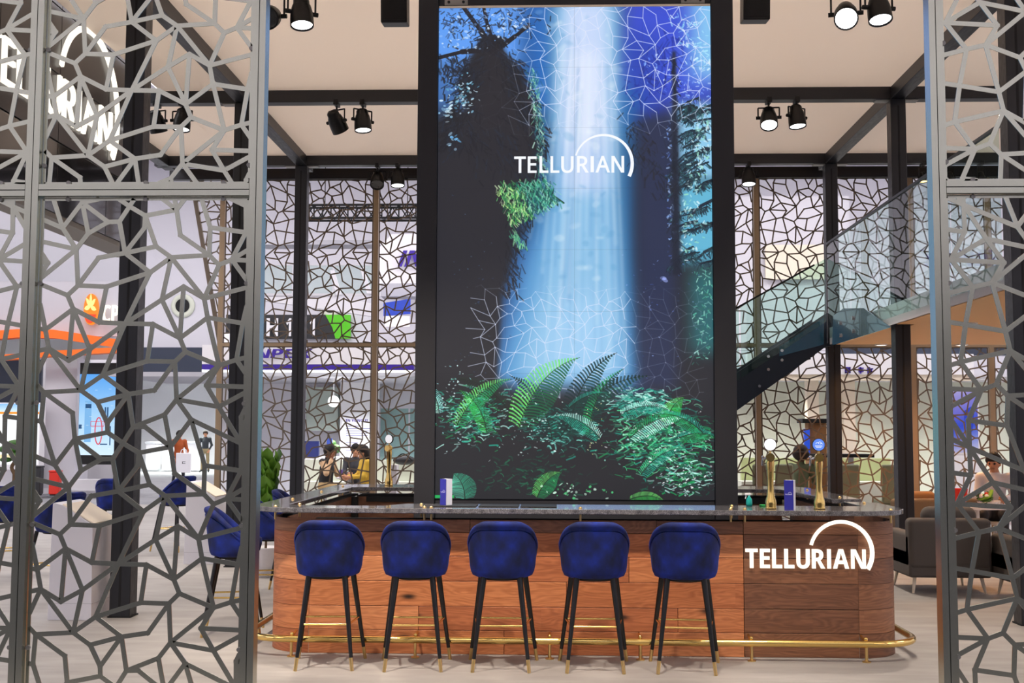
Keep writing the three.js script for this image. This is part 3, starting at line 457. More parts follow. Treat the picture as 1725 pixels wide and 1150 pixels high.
  part('carcass_top', [bx(3.9, .02, .08, .21, .955, -8.78), bx(.08, .02, 3.1, -2.04, .955, -10.7), bx(4.3, .02, .42, .2, .955, -12.06), bx(.2, .02, 1.9, 2.46, .955, -11.1)], M.soot, t);
  part('worktop', bx(3.6, .02, .34, .3, .8, -8.98), M.signBlack, t, 'dark inner worktop');

  // foot rail
  const f = thing('foot_rail', 'polished brass foot rail running round the bar base', 'rail');
  const P = [], R = .34, X0 = -2.24, X1 = 2.61, S0 = 8.545;
  for (let z = 12; z > S0 + R + .05; z -= .5) P.push(V(X0, .125, -z));
  for (let i = 0; i <= 8; i++) { const a = Math.PI + Math.PI / 2 * i / 8; P.push(V(X0 + R + R * Math.cos(a), .125, -(S0 + R + R * Math.sin(a)))); }
  for (let x = X0 + R + .4; x < X1 - R - .1; x += .45) P.push(V(x, .125, -S0));
  for (let i = 0; i <= 8; i++) { const a = -Math.PI / 2 + Math.PI / 2 * i / 8; P.push(V(X1 - R + R * Math.cos(a), .125, -(S0 + R + R * Math.sin(a)))); }
  for (let z = S0 + R + .4; z < 10.2; z += .5) P.push(V(X1, .125, -z));
  part('tube', tube(P, .025, 260, 12, false, .2), M.brass, f);
  for (const [x, z] of [[-1.86, -8.545], [-.975, -8.545], [-.02, -8.545], [.62, -8.545], [1.4, -8.545], [2.2, -8.545], [-2.24, -9.9], [-2.24, -10.4], [2.61, -9.6]]) {
    const leg = part('rail_leg', [rod(V(x, 0, z), V(x, .12, z), .011), new THREE.CylinderGeometry(.03, .03, .008, 16).translate(x, .004, z)], M.brassSatin, f);
    const front = Math.abs(z + 8.545) < .01; part('wall_bracket', [rod(V(x, .125, z), V(x + (front ? 0 : x < 0 ? .15 : -.13), .16, front ? -8.688 : z), .009), new THREE.SphereGeometry(.016, 10, 8).translate(x + (front ? -.0 : 0), .155, z - (front ? .02 : 0))], M.brass, leg);
  }
  // the logo on the bar front
  const sg = thing('logo_sign', 'white glowing lettering with ring on the walnut bar front', 'sign', [1.385, .633, -8.686], 0, 'white logo signs');
  logo(sg, .856, .137, .016, M.signGlow);
}

// ---------- bar stools ----------
function makeStool() {
  const t = thing('bar_stool', 'x', 'stool', [0, 0, 0], 0, 'blue velvet bar stools');
  // bucket back: closed shell swept round the seat; +z is the back of the stool
  const NA = 44, A = 2.05, pos = [], idx = [], uv = []; let ring = 0;
  const ss = (a, b, x) => { const q = Math.max(0, Math.min(1, (x - a) / (b - a))); return q * q * (3 - 2 * q); };
  for (let i = 0; i <= NA; i++) {
    const a = -A + 2 * A * i / NA, k = Math.abs(a), top = 1.0 - .225 * Math.pow(ss(.35, 2.15, k), 1.4), thk = .055 * (1 - .25 * ss(1.2, 2.05, k));
    const ex = .86 + .14 * Math.min(1, Math.abs(Math.sin(a))), prof = []; // outer then inner wall
    const bot = .612; const hh = top - bot;
    prof.push([.10, bot + .005], [.175, bot], [.203, bot + .012], [.215, bot + .04]);
    for (const f of [.3, .5, .7, .85]) prof.push([.215 + .021 * f, bot + hh * f]);
    prof.push([.2335, top - .062], [.2275, top - .052], [.2365, top - .038], [.239, top - .024], [.233, top - .008], [.236 - thk * .5, top], [.236 - thk, top - .012], [.229 - thk, top - .045]);
    for (const f of [.75, .5, .3]) prof.push([.205 + .03 * f - thk, bot + hh * f]);
    prof.push([.12, bot + .09]);
    ring = prof.length;
    for (const [r, y] of prof) { const sx = Math.sin(a), cz = Math.cos(a); pos.push(sx * r * 1.02, y, cz * r * ex + (y - .61) * .09 * Math.max(0, cz)); uv.push(a * .35, y * 1.2); }
  }
  for (let i = 0; i < NA; i++) for (let j = 0; j < ring; j++) { const a = i * ring + j, b = i * ring + (j + 1) % ring, c = a + ring, d = b + ring; idx.push(a, b, c, b, d, c); }
  for (let j = 1; j + 1 < ring; j++) { idx.push(0, j + 1, j); const o = NA * ring; idx.push(o, o + j, o + j + 1); }
  let g = new THREE.BufferGeometry(); g.setAttribute('position', new THREE.Float32BufferAttribute(pos, 3)); g.setAttribute('uv', new THREE.Float32BufferAttribute(uv, 2)); g.setIndex(idx); g.computeVertexNormals();
  part('back_shell', g, M.velvet, t, 'curved royal blue velvet back');
  // seat cushion
  const cush = lathe([[0, .625], [.15, .625], [.19, .65], [.205, .70], [.205, .745], [.18, .762], [.1, .768], [0, .77]], 36).scale(.97, 1, .9).translate(0, 0, -.03);
  part('seat', cush, M.velvet, t);
  part('seat_base', new THREE.CylinderGeometry(.15, .14, .03, 24).translate(0, .61, 0), M.soot, t);
  const feet = [[-.19, .225], [.19, .225], [-.235, -.225], [.235, -.225]], mid = [];
  for (const [fx, fz] of feet) {
    const a = V(fx * .64, .622, fz * .54), b = V(fx, 0, fz), at = (y) => a.clone().lerp(b, (.622 - y) / .622), l = part('leg', rod(at(.085), a, .0125, .021, 14), M.blackLeg, t);
    part('foot_cap', rod(b, at(.086), .0115, .0132, 14), M.brassSatin, l, 'brass foot cap'); mid.push(at(.3));
  }
  for (const [i, j] of [[0, 1], [2, 3], [0, 2], [1, 3]]) part('footrest', rod(mid[i], mid[j], .0075, .0075, 8), M.brass, t, 'brass footrest bar');
  return t;
}
{
  const base = makeStool(); let used = false;
  const put = (x, z, turn, label) => { const o = used ? copyOf(base, label, [x, 0, z], turn) : base; used = true; o.position.set(x, 0, z); o.rotation.y = turn; o.userData.label = label; };
  put(-1.545, -8.265, .06, 'first blue velvet bar stool from the left in the row facing the bar front');
  put(-.945, -8.265, .05, 'second blue velvet bar stool from the left in the row facing the bar front');
  put(-.345, -8.27, 0, 'middle blue velvet bar stool of the five facing the bar front');
  put(.285, -8.27, 0, 'fourth blue velvet bar stool from the left in the row facing the bar front');
  put(.905, -8.265, -.07, 'rightmost blue velvet bar stool of the five, left of the lettering on the bar');
  put(-2.54, -9.5, -1.38, 'blue velvet bar stool facing the left bar side, cut by the pewter screen post');
  put(-2.6, -11.0, -1.4, 'blue velvet bar stool second along the left bar side, behind the nearest one');
  put(-2.66, -12.3, -1.5, 'blue velvet bar stool at the far left bar end by the leafy plant');
  put(-5.05, -15.9, 1.15, 'blue velvet bar stool beside the further white lectern stand');
  put(-4.85, -11.6, 1.15, 'blue velvet bar stool seen sideways beside the nearer white lectern stand');
  put(-5.55, -15.0, .1, 'distant blue velvet bar stool seen from behind, left of the thick black post');
  put(-6.0, -12.9, .5, 'blue velvet bar stool cut by the left picture edge');
}
// ---------- spotlights and speakers on the beams ----------
const aimTo = (from, to) => to.clone().sub(from).normalize();
function spotlight(label, x, z, drop, aim, power, opt = {}) {
  const top = 5.57, t = thing('spotlight', label, 'spotlight', [x, top, z], 0, 'black stage spotlights'), s = opt.size ?? 1;
  part('clamp', [rb(.06, .07, .17, .01, 0, .005, 0), rod(V(0, -.02, 0), V(0, -.08 * s, 0), .012)], M.lamp, t);
  const c = V(0, -drop, 0), from = V(x, top - drop, z), dir = aimTo(from, V(...aim)), side = V(dir.z, 0, -dir.x).normalize(); if (!isFinite(side.x) || side.length() < .5) side.set(1, 0, 0);
  const y = [V(0, -.08 * s, 0).addScaledVector(side, .125 * s), V(0, -.08 * s, 0).addScaledVector(side, -.125 * s)];
  part('yoke', [rod(y[0], y[1], .009), rod(y[0], c.clone().addScaledVector(side, .125 * s), .009), rod(y[1], c.clone().addScaledVector(side, -.125 * s), .009)], M.lamp, t);
  part('knob', rod(c.clone().addScaledVector(side, .1 * s), c.clone().addScaledVector(side, .15 * s), .02), M.soot, t); part('knob', rod(c.clone().addScaledVector(side, -.1 * s), c.clone().addScaledVector(side, -.15 * s), .02), M.soot, t);
  const q = new THREE.Quaternion().setFromUnitVectors(V(0, -1, 0), dir), turn = (g) => g.scale(s, s, s).applyQuaternion(q).translate(c.x, c.y, c.z);
  part('housing', turn(lathe([[0, .145], [.055, .14], [.072, .12], [.075, .07], [.084, .065], [.084, .055], [.088, .05], [.094, .02], [.1, .0], [.104, -.06], [.105, -.128], [.097, -.13], [.094, -.112], [0, -.112]], 26)), M.lamp, t);
  const lens = part('lens', turn(lathe([[0, -.121], [.06, -.12], [.092, -.114]], 24)), power ? (opt.warm ? M.lensWarm : M.lensOn) : M.lensOff, t, power ? 'lit lens' : 'dark lens');
  if (power) {
    const l = new THREE.SpotLight(opt.color ?? (opt.warm ? 0xffb066 : 0xfff1e0), power, 0, opt.angle ?? .62, .7, 2); l.position.copy(from).addScaledVector(dir, .125 * s); l.target.position.set(...aim); l.castShadow = true; l.shadow.radius = 4; scene.add(l, l.target);
  }
  return t;
}
const sx = (px, d) => pt(px, 200, d).x;
// row on the unseen front beam: these light the bar front
spotlight('black spotlight on the front beam aimed at the left bar front', -2.2, -6.6, .2, [-1.6, .5, -8.9], 85, { angle: .5 });
spotlight('black spotlight on the front beam aimed at the middle of the bar front', .1, -6.6, .2, [-.2, .5, -8.9], 75, { angle: .5 });
spotlight('black spotlight on the front beam aimed at the right bar front', 2.1, -6.6, .2, [1.6, .4, -8.9], 40, { angle: .5 });
// row above the screen tower
spotlight('dark spotlight at upper left, turned away beside the pewter screen post', sx(452, 10.3), -10.3, .27, [-2.6, 3.2, -6.0], 0);
spotlight('lit spotlight at the top left, pointing down next to a dark one', sx(505, 10.3), -10.3, .24, [-1.8, 0, -9.4], 40);
spotlight('brightest spotlight at the top right, facing the camera', sx(1428, 10.3), -10.3, .29, [1.4, .9, -5.0], 36);
spotlight('lit spotlight at the top right, pointing down beside the brightest one', sx(1484, 10.3), -10.3, .24, [3.1, 0, -8.9], 40);
// row at mid depth
spotlight('dark spotlight on the mid beam left of the screen tower', sx(567, 14.1), -14.1, .22, [-1.2, 2, -16.5], 0);
spotlight('lit spotlight on the mid beam left of the screen tower', sx(611, 14.1), -14.1, .21, [-1.9, 0, -13.6], 36);
spotlight('lit spotlight on the mid beam right of the screen tower, facing forward', sx(1295, 14.1), -14.1, .2, [2.2, 0, -11.2], 36);
spotlight('lit spotlight on the mid beam right of the screen tower, pointing down', sx(1342, 14.1), -14.1, .19, [3.3, 0, -13.4], 36);
spotlight('dark spotlight behind the left lattice near the fascia', sx(226, 14.1), -14.1, .22, [-5.8, 2, -12], 0);
spotlight('dark spotlight behind the left lattice, middle of three', sx(264, 14.1), -14.1, .21, [-4.2, 1, -16], 0);
spotlight('lit spotlight behind the left lattice, right of two dark ones', sx(307, 14.1), -14.1, .19, [-4.6, 0, -13.4], 36);
// back row
spotlight('small dark spotlight on the back beam left of the screen tower', sx(637, 17.5), -17.5, .2, [-2.4, 2, -15], 0);
spotlight('small lit spotlight on the back beam left of the screen tower', sx(671, 17.5), -17.5, .18, [-2.1, 0, -16.6], 30);
spotlight('small lit spotlight on the back beam right of the screen tower', sx(1260, 17.5), -17.5, .18, [2.8, 0, -16.4], 30);
for (const [x, w] of [[1553, 'left'], [1598, 'middle'], [1650, 'right']]) spotlight(`small warm ceiling lamp at upper right, ${w} of three`, sx(x, 17.5), -17.5, .2, [sx(x, 17.5) + .3, 0, -16.6], 9, { warm: true, size: .55 });
function speaker(x, label) {
  const t = thing('speaker', label, 'speaker', [x, 5.57, -10.3], 0, 'black speaker boxes');
  part('bracket', [bx(.05, .1, .05, 0, -.03, 0), bx(.12, .012, .08, 0, -.075, 0)], M.lamp, t);
  part('cabinet', rb(.235, .29, .2, .012, 0, -.2, 0).applyMatrix4(new THREE.Matrix4().makeRotationX(.12)), M.lamp, t); part('grille', rb(.2, .24, .012, .004, 0, -.2, .105).applyMatrix4(new THREE.Matrix4().makeRotationX(.12)), M.soot, t);
}
speaker(sx(663, 10.3), 'black speaker box hanging left of the screen tower'); speaker(sx(1275, 10.3), 'black speaker box hanging right of the screen tower');

// ---------- things on the bar ----------
function medallion(draw) { return std({ color: 0xffffff, roughness: .35, emissive: 0xffffff, emissiveIntensity: .55, map: canvasTex(128, 128, draw), emissiveMap: canvasTex(128, 128, draw) }); }
const white = (g) => { g.fillStyle = '#fbfbff'; g.fillRect(0, 0, 128, 128); g.fillStyle = '#e4e6f4'; g.font = 'bold 15px sans-serif'; g.fillText('TELLURIAN', 22, 70); };
const blueDisc = (g) => { g.fillStyle = '#5a86e8'; g.fillRect(0, 0, 128, 128); g.strokeStyle = '#e8f0ff'; g.lineWidth = 5; for (const [x, y, r] of [[50, 56, 16], [76, 50, 18], [92, 60, 12]]) { g.beginPath(); g.arc(x, y, r, 3.1, 6.2); g.stroke(); } g.fillStyle = '#f4f8ff'; g.fillRect(24, 74, 80, 7); g.fillRect(36, 90, 56, 5); };
function beerTap(label, x, z, mat, turn, s = 1) {
  const t = thing('beer_tap', label, 'beer tap', [x, 1.05, z], turn, 'brass beer taps');
  part('column', lathe([[0, 0], [.041, 0], [.042, .008], [.038, .014], [.041, .035], [.038, .06], [.0285, .088], [.024, .13], [.0215, .171], [.0225, .22], [.026, .285], [.03, .335], [.026, .348], [.02, .352], [0, .352]].map(([r, y]) => [r * s, y * s]), 32), M.brass, t);
  part('head', [new THREE.SphereGeometry(.032 * s, 20, 14).translate(0, .372 * s, 0), new THREE.CylinderGeometry(.031 * s, .031 * s, .05 * s, 20).rotateX(Math.PI / 2).translate(0, .372 * s, .012)], M.brass, t);
  part('badge', new THREE.CylinderGeometry(.012 * s, .004 * s, .075 * s, 4).scale(1, 1, .4).translate(0, .305 * s, .03 * s), M.tan, t, 'copper shield badge');
  part('spout', [rod(V(0, .372 * s, -.02), V(-.05 * s, .362 * s, -.05), .009 * s), rod(V(-.05 * s, .365 * s, -.05), V(-.055 * s, .31 * s, -.055), .007 * s), new THREE.SphereGeometry(.012, 10, 8).translate(-.05 * s, .375 * s, -.045)], M.chrome, t);
  part('stem', rod(V(0, .39 * s, 0), V(0, .43 * s, 0), .008), M.brassSatin, t);
  const rim = part('medallion_rim', new THREE.CylinderGeometry(.046 * s, .046 * s, .018, 36).rotateX(Math.PI / 2).translate(0, .465 * s, 0), M.soot, t);
  part('medallion', new THREE.CircleGeometry(.0425 * s, 36).translate(0, .465 * s, .0102), mat, rim, 'round badge');
}
const wm = medallion(white);
beerTap('brass beer tap with white round badge on the right front counter', pt(1299, 858, 8.75).x, -8.76, wm, -.12);
beerTap('brass beer tap with blue round badge, rightmost on the front counter', pt(1381, 858, 8.75).x, -8.76, medallion(blueDisc), -.05);
beerTap('brass beer tap with white badge on the back counter, left of the tower', pt(655, 815, 12.1).x, -12.1, wm, -.5, 1.02);
function leafletBox(label, x, z, turn, w, h, d) {
  const t = thing('leaflet_box', label, 'box', [x, 1.05, z], turn, 'blue leaflet boxes');
  part('carton', [bx(w, h, d, 0, h / 2, 0)], M.paper, t);
  const face = std({ roughness: .5, map: canvasTex(64, 192, (g) => { g.fillStyle = '#2e30a0'; g.fillRect(0, 0, 64, 192); g.fillStyle = '#f0f0ff'; g.font = 'bold 9px sans-serif'; g.fillText('TELLURIAN', 6, 96); g.strokeStyle = '#f0f0ff'; g.lineWidth = 2; g.beginPath(); g.arc(40, 92, 13, 3.3, 6.2); g.stroke(); }) });
  part('printed_face', bx(w + .001, h + .001, .002, 0, h / 2, d / 2 + .001).toNonIndexed(), M.boxBlue, t); part('print', new THREE.PlaneGeometry(w, h).translate(0, h / 2, d / 2 + .0025), face, t, 'blue print with small white logo');
}
leafletBox('blue and white leaflet box at the foot of the forest screen', pt(751, 848, 8.85).x, -8.88, -.72, .062, .2, .062);
leafletBox('blue leaflet box standing between the two front beer taps', pt(1331, 857, 8.72).x, -8.72, -.42, .066, .21, .066);
[[728, 803, 'left'], [807, 874, 'middle'], [877, 938, 'right']].forEach(([a, b, w]) => { const p = pt(a, 851, 8.85).x, q = pt(b, 851, 8.85).x; single('bar_mat', `black bar mat on the counter before the screen, ${w} of three`, 'mat', rb(q - p, .006, .3, .003, (p + q) / 2, 1.054, -8.9), M.soot, 'black bar mats'); });
{
  const p = pt(1262, 849, 9.05), t = thing('spray_bottle', 'small teal spray bottle behind the right front counter', 'bottle', [p.x, 1.05, -9.05]);
  part('bottle', lathe([[0, 0], [.022, 0], [.024, .02], [.022, .05], [.01, .07], [.009, .08], [0, .08]], 18), std({ color: 0x17a8a0, roughness: .2 }), t);
  part('trigger_head', [rb(.045, .018, .018, .004, -.01, .09, 0), rod(V(-.02, .085, 0), V(-.028, .055, 0), .004)], M.white, t);
  single('bar_cloth', 'folded green cloth behind the right front counter', 'cloth', rb(.1, .012, .07, .005, pt(1292, 849, 9.05).x, 1.056, -9.06), std({ color: 0x1c9a4a, roughness: .9 }));
}

// ---------- white lectern stands and stand-up furniture at left ----------
function lectern(label, x, z, s = 1) {
  const t = thing('lectern_stand', label, 'stand', [x, 0, z], 0, 'white lectern stands'), sh = new THREE.Shape();
  [[0, 0], [.375, 0], [.365, .8], [.1, .965], [.03, .985], [.015, .975]].forEach(([a, b], i) => (i ? sh.lineTo(a * s, b * s) : sh.moveTo(a * s, b * s))); sh.closePath();
  part('body', extr(sh, .55, .004, 4).translate(0, 0, -.55), M.plinth, t);
  const a = Math.atan2(-.165, .285); part('sloping_top', rb(.32 * s, .012, .54, .003).rotateZ(a).translate(.233 * s, .89 * s, -.275), M.cream, t, 'cream sloping top');
  part('plinth_line', bx(.38, .004, .56, .187, .14, -.275), M.hallgrey, t); part('side_door', bx(.006, .66, .46, .368, .42, -.28).rotateZ(0.018), M.poleWhite, t);
}
lectern('white lectern stand with cream sloping top, nearer of two at left', pt(84, 1045, 10.1).x, -10.05);
lectern('white lectern stand further back beside a blue stool', pt(309, 950, 14.3).x, -14.3);

// ---------- leafy plant by the bar ----------
{
  const t = thing('potted_fig', 'leafy green fiddle-leaf fig behind the left bar stools', 'plant', [pt(450, 800, 13.2).x, 0, -13.2]);
  part('pot', lathe([[0, 0], [.13, 0], [.17, .3], [.175, .32], [.16, .32], [.15, .28], [0, .28]], 28), M.white, t);
  part('stem', [rod(V(0, .28, 0), V(.02, 1.2, .01), .014, .009), rod(V(.01, .5, 0), V(-.06, 1.05, .03), .01, .006)], M.bark, t);
  const leafGeo = (() => { const s = new THREE.PlaneGeometry(1, 1, 6, 8), p = s.attributes.position; for (let i = 0; i < p.count; i++) { const u = p.getX(i), v = p.getY(i) + .5, w = Math.sin(Math.PI * Math.pow(v, .95)) * .92 * (1 + .25 * Math.sin(v * 9)); p.setXYZ(i, u * w, v, .18 * Math.abs(u) * w * 2 - .35 * v * v + .03 * Math.sin(u * 20)); } s.computeVertexNormals(); return s; })();
  for (let i = 0; i < 58; i++) {
    const y = .5 + .78 * (i / 58), a = i * 2.4, m = part('leaf', leafGeo, i % 4 ? M.leaf : M.leafDark, t); const L = rr(.14, .19);
    m.position.set(.015 + Math.sin(a) * .03, y, Math.cos(a) * .03); m.rotation.set(rr(.3, 1.0), a, 0, 'YXZ'); m.scale.set(L * rr(.9, 1.1), L, L);
  }
}

// ---------- stair, landing and glass at the right ----------
{
  const Z = -17.2, t = thing('staircase', 'dark steel staircase with green glass side climbing right behind the tower', 'staircase');
  const a = pt(1240, 628, 17.2), b = pt(1392, 527, 17.2), c = pt(1392, 583, 17.2), d = pt(1240, 692, 17.2), k = (b.y - a.y) / (b.x - a.x);
  const xb = a.x - (a.y - .35) / k, sh = new THREE.Shape(); sh.moveTo(b.x, b.y); sh.lineTo(xb, .35); sh.lineTo(xb - .1, 0); sh.lineTo(xb + .8, 0); sh.lineTo(d.x, d.y); sh.lineTo(c.x, c.y); sh.closePath();
  part('stringer', extr(sh, .03).translate(0, 0, Z), M.steel, t); part('stringer', extr(sh, .03).translate(0, 0, Z - .95), M.steel, t);
  const plate = new THREE.Shape(), p1 = pt(1313, 584, 17.15), p2 = pt(1388, 534, 17.15), p3 = pt(1388, 580, 17.15), p4 = pt(1313, 600, 17.15); [p1, p2, p3, p4].forEach((p, i) => (i ? plate.lineTo(p.x, p.y) : plate.moveTo(p.x, p.y)));
  part('glass_shoe', extr(plate, .012).translate(0, 0, Z + .03), M.stringer, t, 'blue-grey plate');
  const n = 15, top = 3.06; for (let i = 0; i < n; i++) { const y = top * (i + 1) / (n + 1), x = xb + .35 + (y - .2) / k; part('tread', bx(.34, .04, .9, x, y, Z - .46), M.steel, t); }
  // glass side, in panes
  const g0 = pt(1240, 519, 17.18), g1 = pt(1390, 436, 17.18), kk = (g1.y - g0.y) / (g1.x - g0.x), lo = (x) => a.y + (x - a.x) * k - .12, hi = (x) => g0.y + (x - g0.x) * kk;
  for (let i = 0; i < 3; i++) { const xa = b.x - 1.25 * (i + 1) + .01, xe = b.x - 1.25 * i - .01, s = new THREE.Shape(); s.moveTo(xa, lo(xa)); s.lineTo(xe, lo(xe)); s.lineTo(xe, hi(xe)); s.lineTo(xa, hi(xa)); s.closePath(); part('glass_pane', new THREE.ShapeGeometry(s).translate(0, 0, Z + .045), M.glassGreen, t, 'green tinted glass'); }
  part('handrail', bx(3.9, .025, .03).rotateZ(Math.atan(kk)).translate(b.x - 1.875, hi(b.x - 1.875), Z + .045), M.soot, t);
  [[1295, 600], [1318, 590], [1295, 622], [1318, 606], [1280, 650]].forEach(([x, y]) => { const p = pt(x, y, 17.1); part('glass_fixing', new THREE.CylinderGeometry(.022, .022, .03, 12).rotateX(Math.PI / 2).translate(p.x, p.y, Z + .06), M.chrome, t); });
  // landing
  const L = thing('landing', 'raised landing with orange lit underside and glass balustrade at right', 'landing');
  const fill = (h, y) => [bx(5, h, 6.6, 6.72, y, -13.85), bx(.205, h, 3.4, 4.117, y, -12.25), bx(.205, h, 2.9, 4.117, y, -15.7)]; part('slab', fill(.2, 2.99), M.steel, L); part('soffit', fill(.02, 2.878), M.soffit, L, 'underside with orange lamp light put into its colour');
  part('edge_strip', bx(.02, .24, 6.7, 3.985, 2.99, -13.8), M.hallgrey, L);
  for (let i = 0; i < 5; i++) { part('glass_pane', new THREE.PlaneGeometry(1.31, 1.36).rotateY(-Math.PI / 2).translate(3.95, 3.63, -11.15 - i * 1.33), M.glassPale, L, 'clear balustrade pane'); }
  part('handrail', bx(.03, .03, 6.7, 3.95, 4.32, -13.8), M.steel, L);
  const fin = new THREE.Shape(); [[16.8, 2.83], [16.7, 3.24], [16.1, 3.28], [15.1, 3.18], [13.9, 2.83]].forEach(([z, y], i) => (i ? fin.lineTo(z, y) : fin.moveTo(z, y))); fin.closePath();
  part('fin_plate', extr(fin, .012).applyMatrix4(new THREE.Matrix4().makeRotationY(Math.PI / 2)).translate(3.925, 0, 0), M.stringer, L, 'blue-grey plate'); for (const [z, y] of [[16.3, 3.1], [15.6, 3.1], [16.3, 2.93], [15.6, 2.93]]) part('glass_fixing', new THREE.CylinderGeometry(.025, .025, .02, 12).rotateZ(Math.PI / 2).translate(3.915, y, -z), M.chrome, L);
  [[1484, 579, 17.0, 'left'], [1620, 579, 17.0, 'lower right'], [1634, 543, 13.7, 'upper right']].forEach(([x, y, dd, w]) => {
    const p = pt(x, y, dd), q = thing('downlight', `small round downlight in the orange underside, ${w} of three`, 'light', [p.x, 2.855, -dd], 0, 'soffit downlights'); part('ring', new THREE.TorusGeometry(.075, .012, 8, 24).rotateX(Math.PI / 2), M.white, q); part('lens', new THREE.CylinderGeometry(.068, .068, .008, 24).translate(0, -.004, 0), glow(0xfff2dc, 4), q);
    const l = new THREE.SpotLight(0xffb467, 26, 0, 1.15, .8, 2); l.position.set(p.x, 2.845, -dd); l.target.position.set(p.x, 0, -dd); l.castShadow = true; l.shadow.radius = 4; scene.add(l, l.target);
  });
}

// ---------- lounge furniture at the right ----------
function sofa(label, x, z, w, turn, cushions, colour = M.sofa) {
  const t = thing('sofa', label, 'sofa', [x, 0, z], turn, 'lounge seats');
  part('frame', rb(w, .28, .8, .03, 0, .3, 0, 3), colour, t); part('backrest', rb(w, .5, .18, .05, 0, .5, .33, 3), colour, t);
  for (const s of [-1, 1]) part('armrest', rb(.14, .36, .8, .04, s * (w / 2 - .07), .42, 0, 3), colour, t);
  part('seat_cushion', rb(w - .3, .14, .58, .05, 0, .47, -.08, 3), colour, t);
  for (const [cx, m, cy] of cushions) part('cushion', rb(.55, .2, .2, .09, cx, cy ?? .78, .2, 3), m, t);
  for (const sx2 of [-1, 1]) for (const sz of [-1, 1]) part('leg', rod(V(sx2 * (w / 2 - .08), .17, sz * .3), V(sx2 * (w / 2 - .05), 0, sz * .34), .02, .012), M.cream, t);
}
sofa('dark grey sofa backing the camera beside the right lattice screen', 3.98, -12.55, .82, 0, [[.05, M.sofa, .76]]);
sofa('dark grey sofa at the right picture edge with white legs', 5.15, -11.9, 1.45, 0, [[-.45, M.tan, .8]]);
sofa('brown armchair with tan cushion behind the black post at the bar end', 4.95, -16.2, 1.2, .2, [[-.2, M.tan, .74], [.3, M.tan, .72]], std({ color: 0x7a6650, roughness: .85 }));
{
  const p = pt(1645, 850, 14.4), t = thing('round_table', 'white round table with flowers behind the right sofa', 'table', [p.x, 0, -14.4]);
  part('tabletop', new THREE.CylinderGeometry(.42, .42, .025, 40).translate(0, .735, 0), M.white, t); part('stem', rod(V(0, .02, 0), V(0, .73, 0), .03), M.white, t); part('base', new THREE.CylinderGeometry(.22, .24, .02, 30).translate(0, .01, 0), M.white, t);
  single('red_vase', 'bright red tapered vase on the white round table', 'vase', lathe([[0, 0], [.07, 0], [.1, .2], [.095, .2], [.065, .012], [0, .012]], 24).translate(p.x - .2, .7475, -14.4), M.red);
  const b = thing('flower_bowl', 'bowl of green leaves and pale flowers on the white round table', 'flowers', [p.x + .08, .7475, -14.35]);
  part('bowl', lathe([[0, 0], [.05, 0], [.09, .05], [.085, .05], [.045, .01], [0, .01]], 24), M.white, b);
  for (let i = 0; i < 14; i++) { const m = part('leaf', new THREE.SphereGeometry(.05, 8, 6), i % 2 ? M.leaf : M.leafDark, b); const a = i * 2.4; m.position.set(Math.sin(a) * .07, .07 + (i % 4) * .025, Math.cos(a) * .07); m.scale.set(1.4, .3, .5); m.rotation.set(.4, a, .5); }
  for (let i = 0; i < 6; i++) part('blossom', new THREE.IcosahedronGeometry(.025, 1).translate(Math.sin(i) * .08, .12 + .02 * (i % 2), Math.cos(i * 1.7) * .07), i % 2 ? M.red : M.white, b);
  [[.2, .12], [.26, -.06], [.12, .24]].forEach(([x, z], i) => single('tea_cup', ['white cup at the right of the white round table', 'white cup beside the flower bowl', 'white cup at the front of the white round table'][i], 'cup', lathe([[0, 0], [.025, 0], [.04, .06], [.037, .06], [.022, .006], [0, .006]], 18).translate(p.x + x, .7475, -14.4 + z), M.white, 'cups on the round table'));
}
// ---------- things far behind the booth ----------
// a box that fills a rectangle read off the photograph at depth d, thick metres deep
function far(x0, x1, y0, y1, d, thick) { const a = pt(x0, y1, d), b = pt(x1, y0, d); return bx(b.x - a.x, b.y - a.y, thick, (a.x + b.x) / 2, (a.y + b.y) / 2, -d - thick / 2); }
function farPoly(pts, d, thick) { const s = new THREE.Shape(); pts.forEach(([x, y], i) => { const p = pt(x, y, d); i ? s.lineTo(p.x, p.y) : s.moveTo(p.x, p.y); }); s.closePath(); return extr(s, thick).translate(0, 0, -d - thick); }
const wordAt = (parent, word, x0, x1, y0, y1, d, mat, slant = 0, depth = .05) => { const a = pt(x0, y1, d), b = pt(x1, y0, d), g = new THREE.Group(); const n0 = parent.children.length; lettering(parent, word, b.x - a.x, b.y - a.y, depth, mat, slant, 0); for (const m of parent.children.slice(n0)) m.geometry.translate(a.x, a.y, -d); };

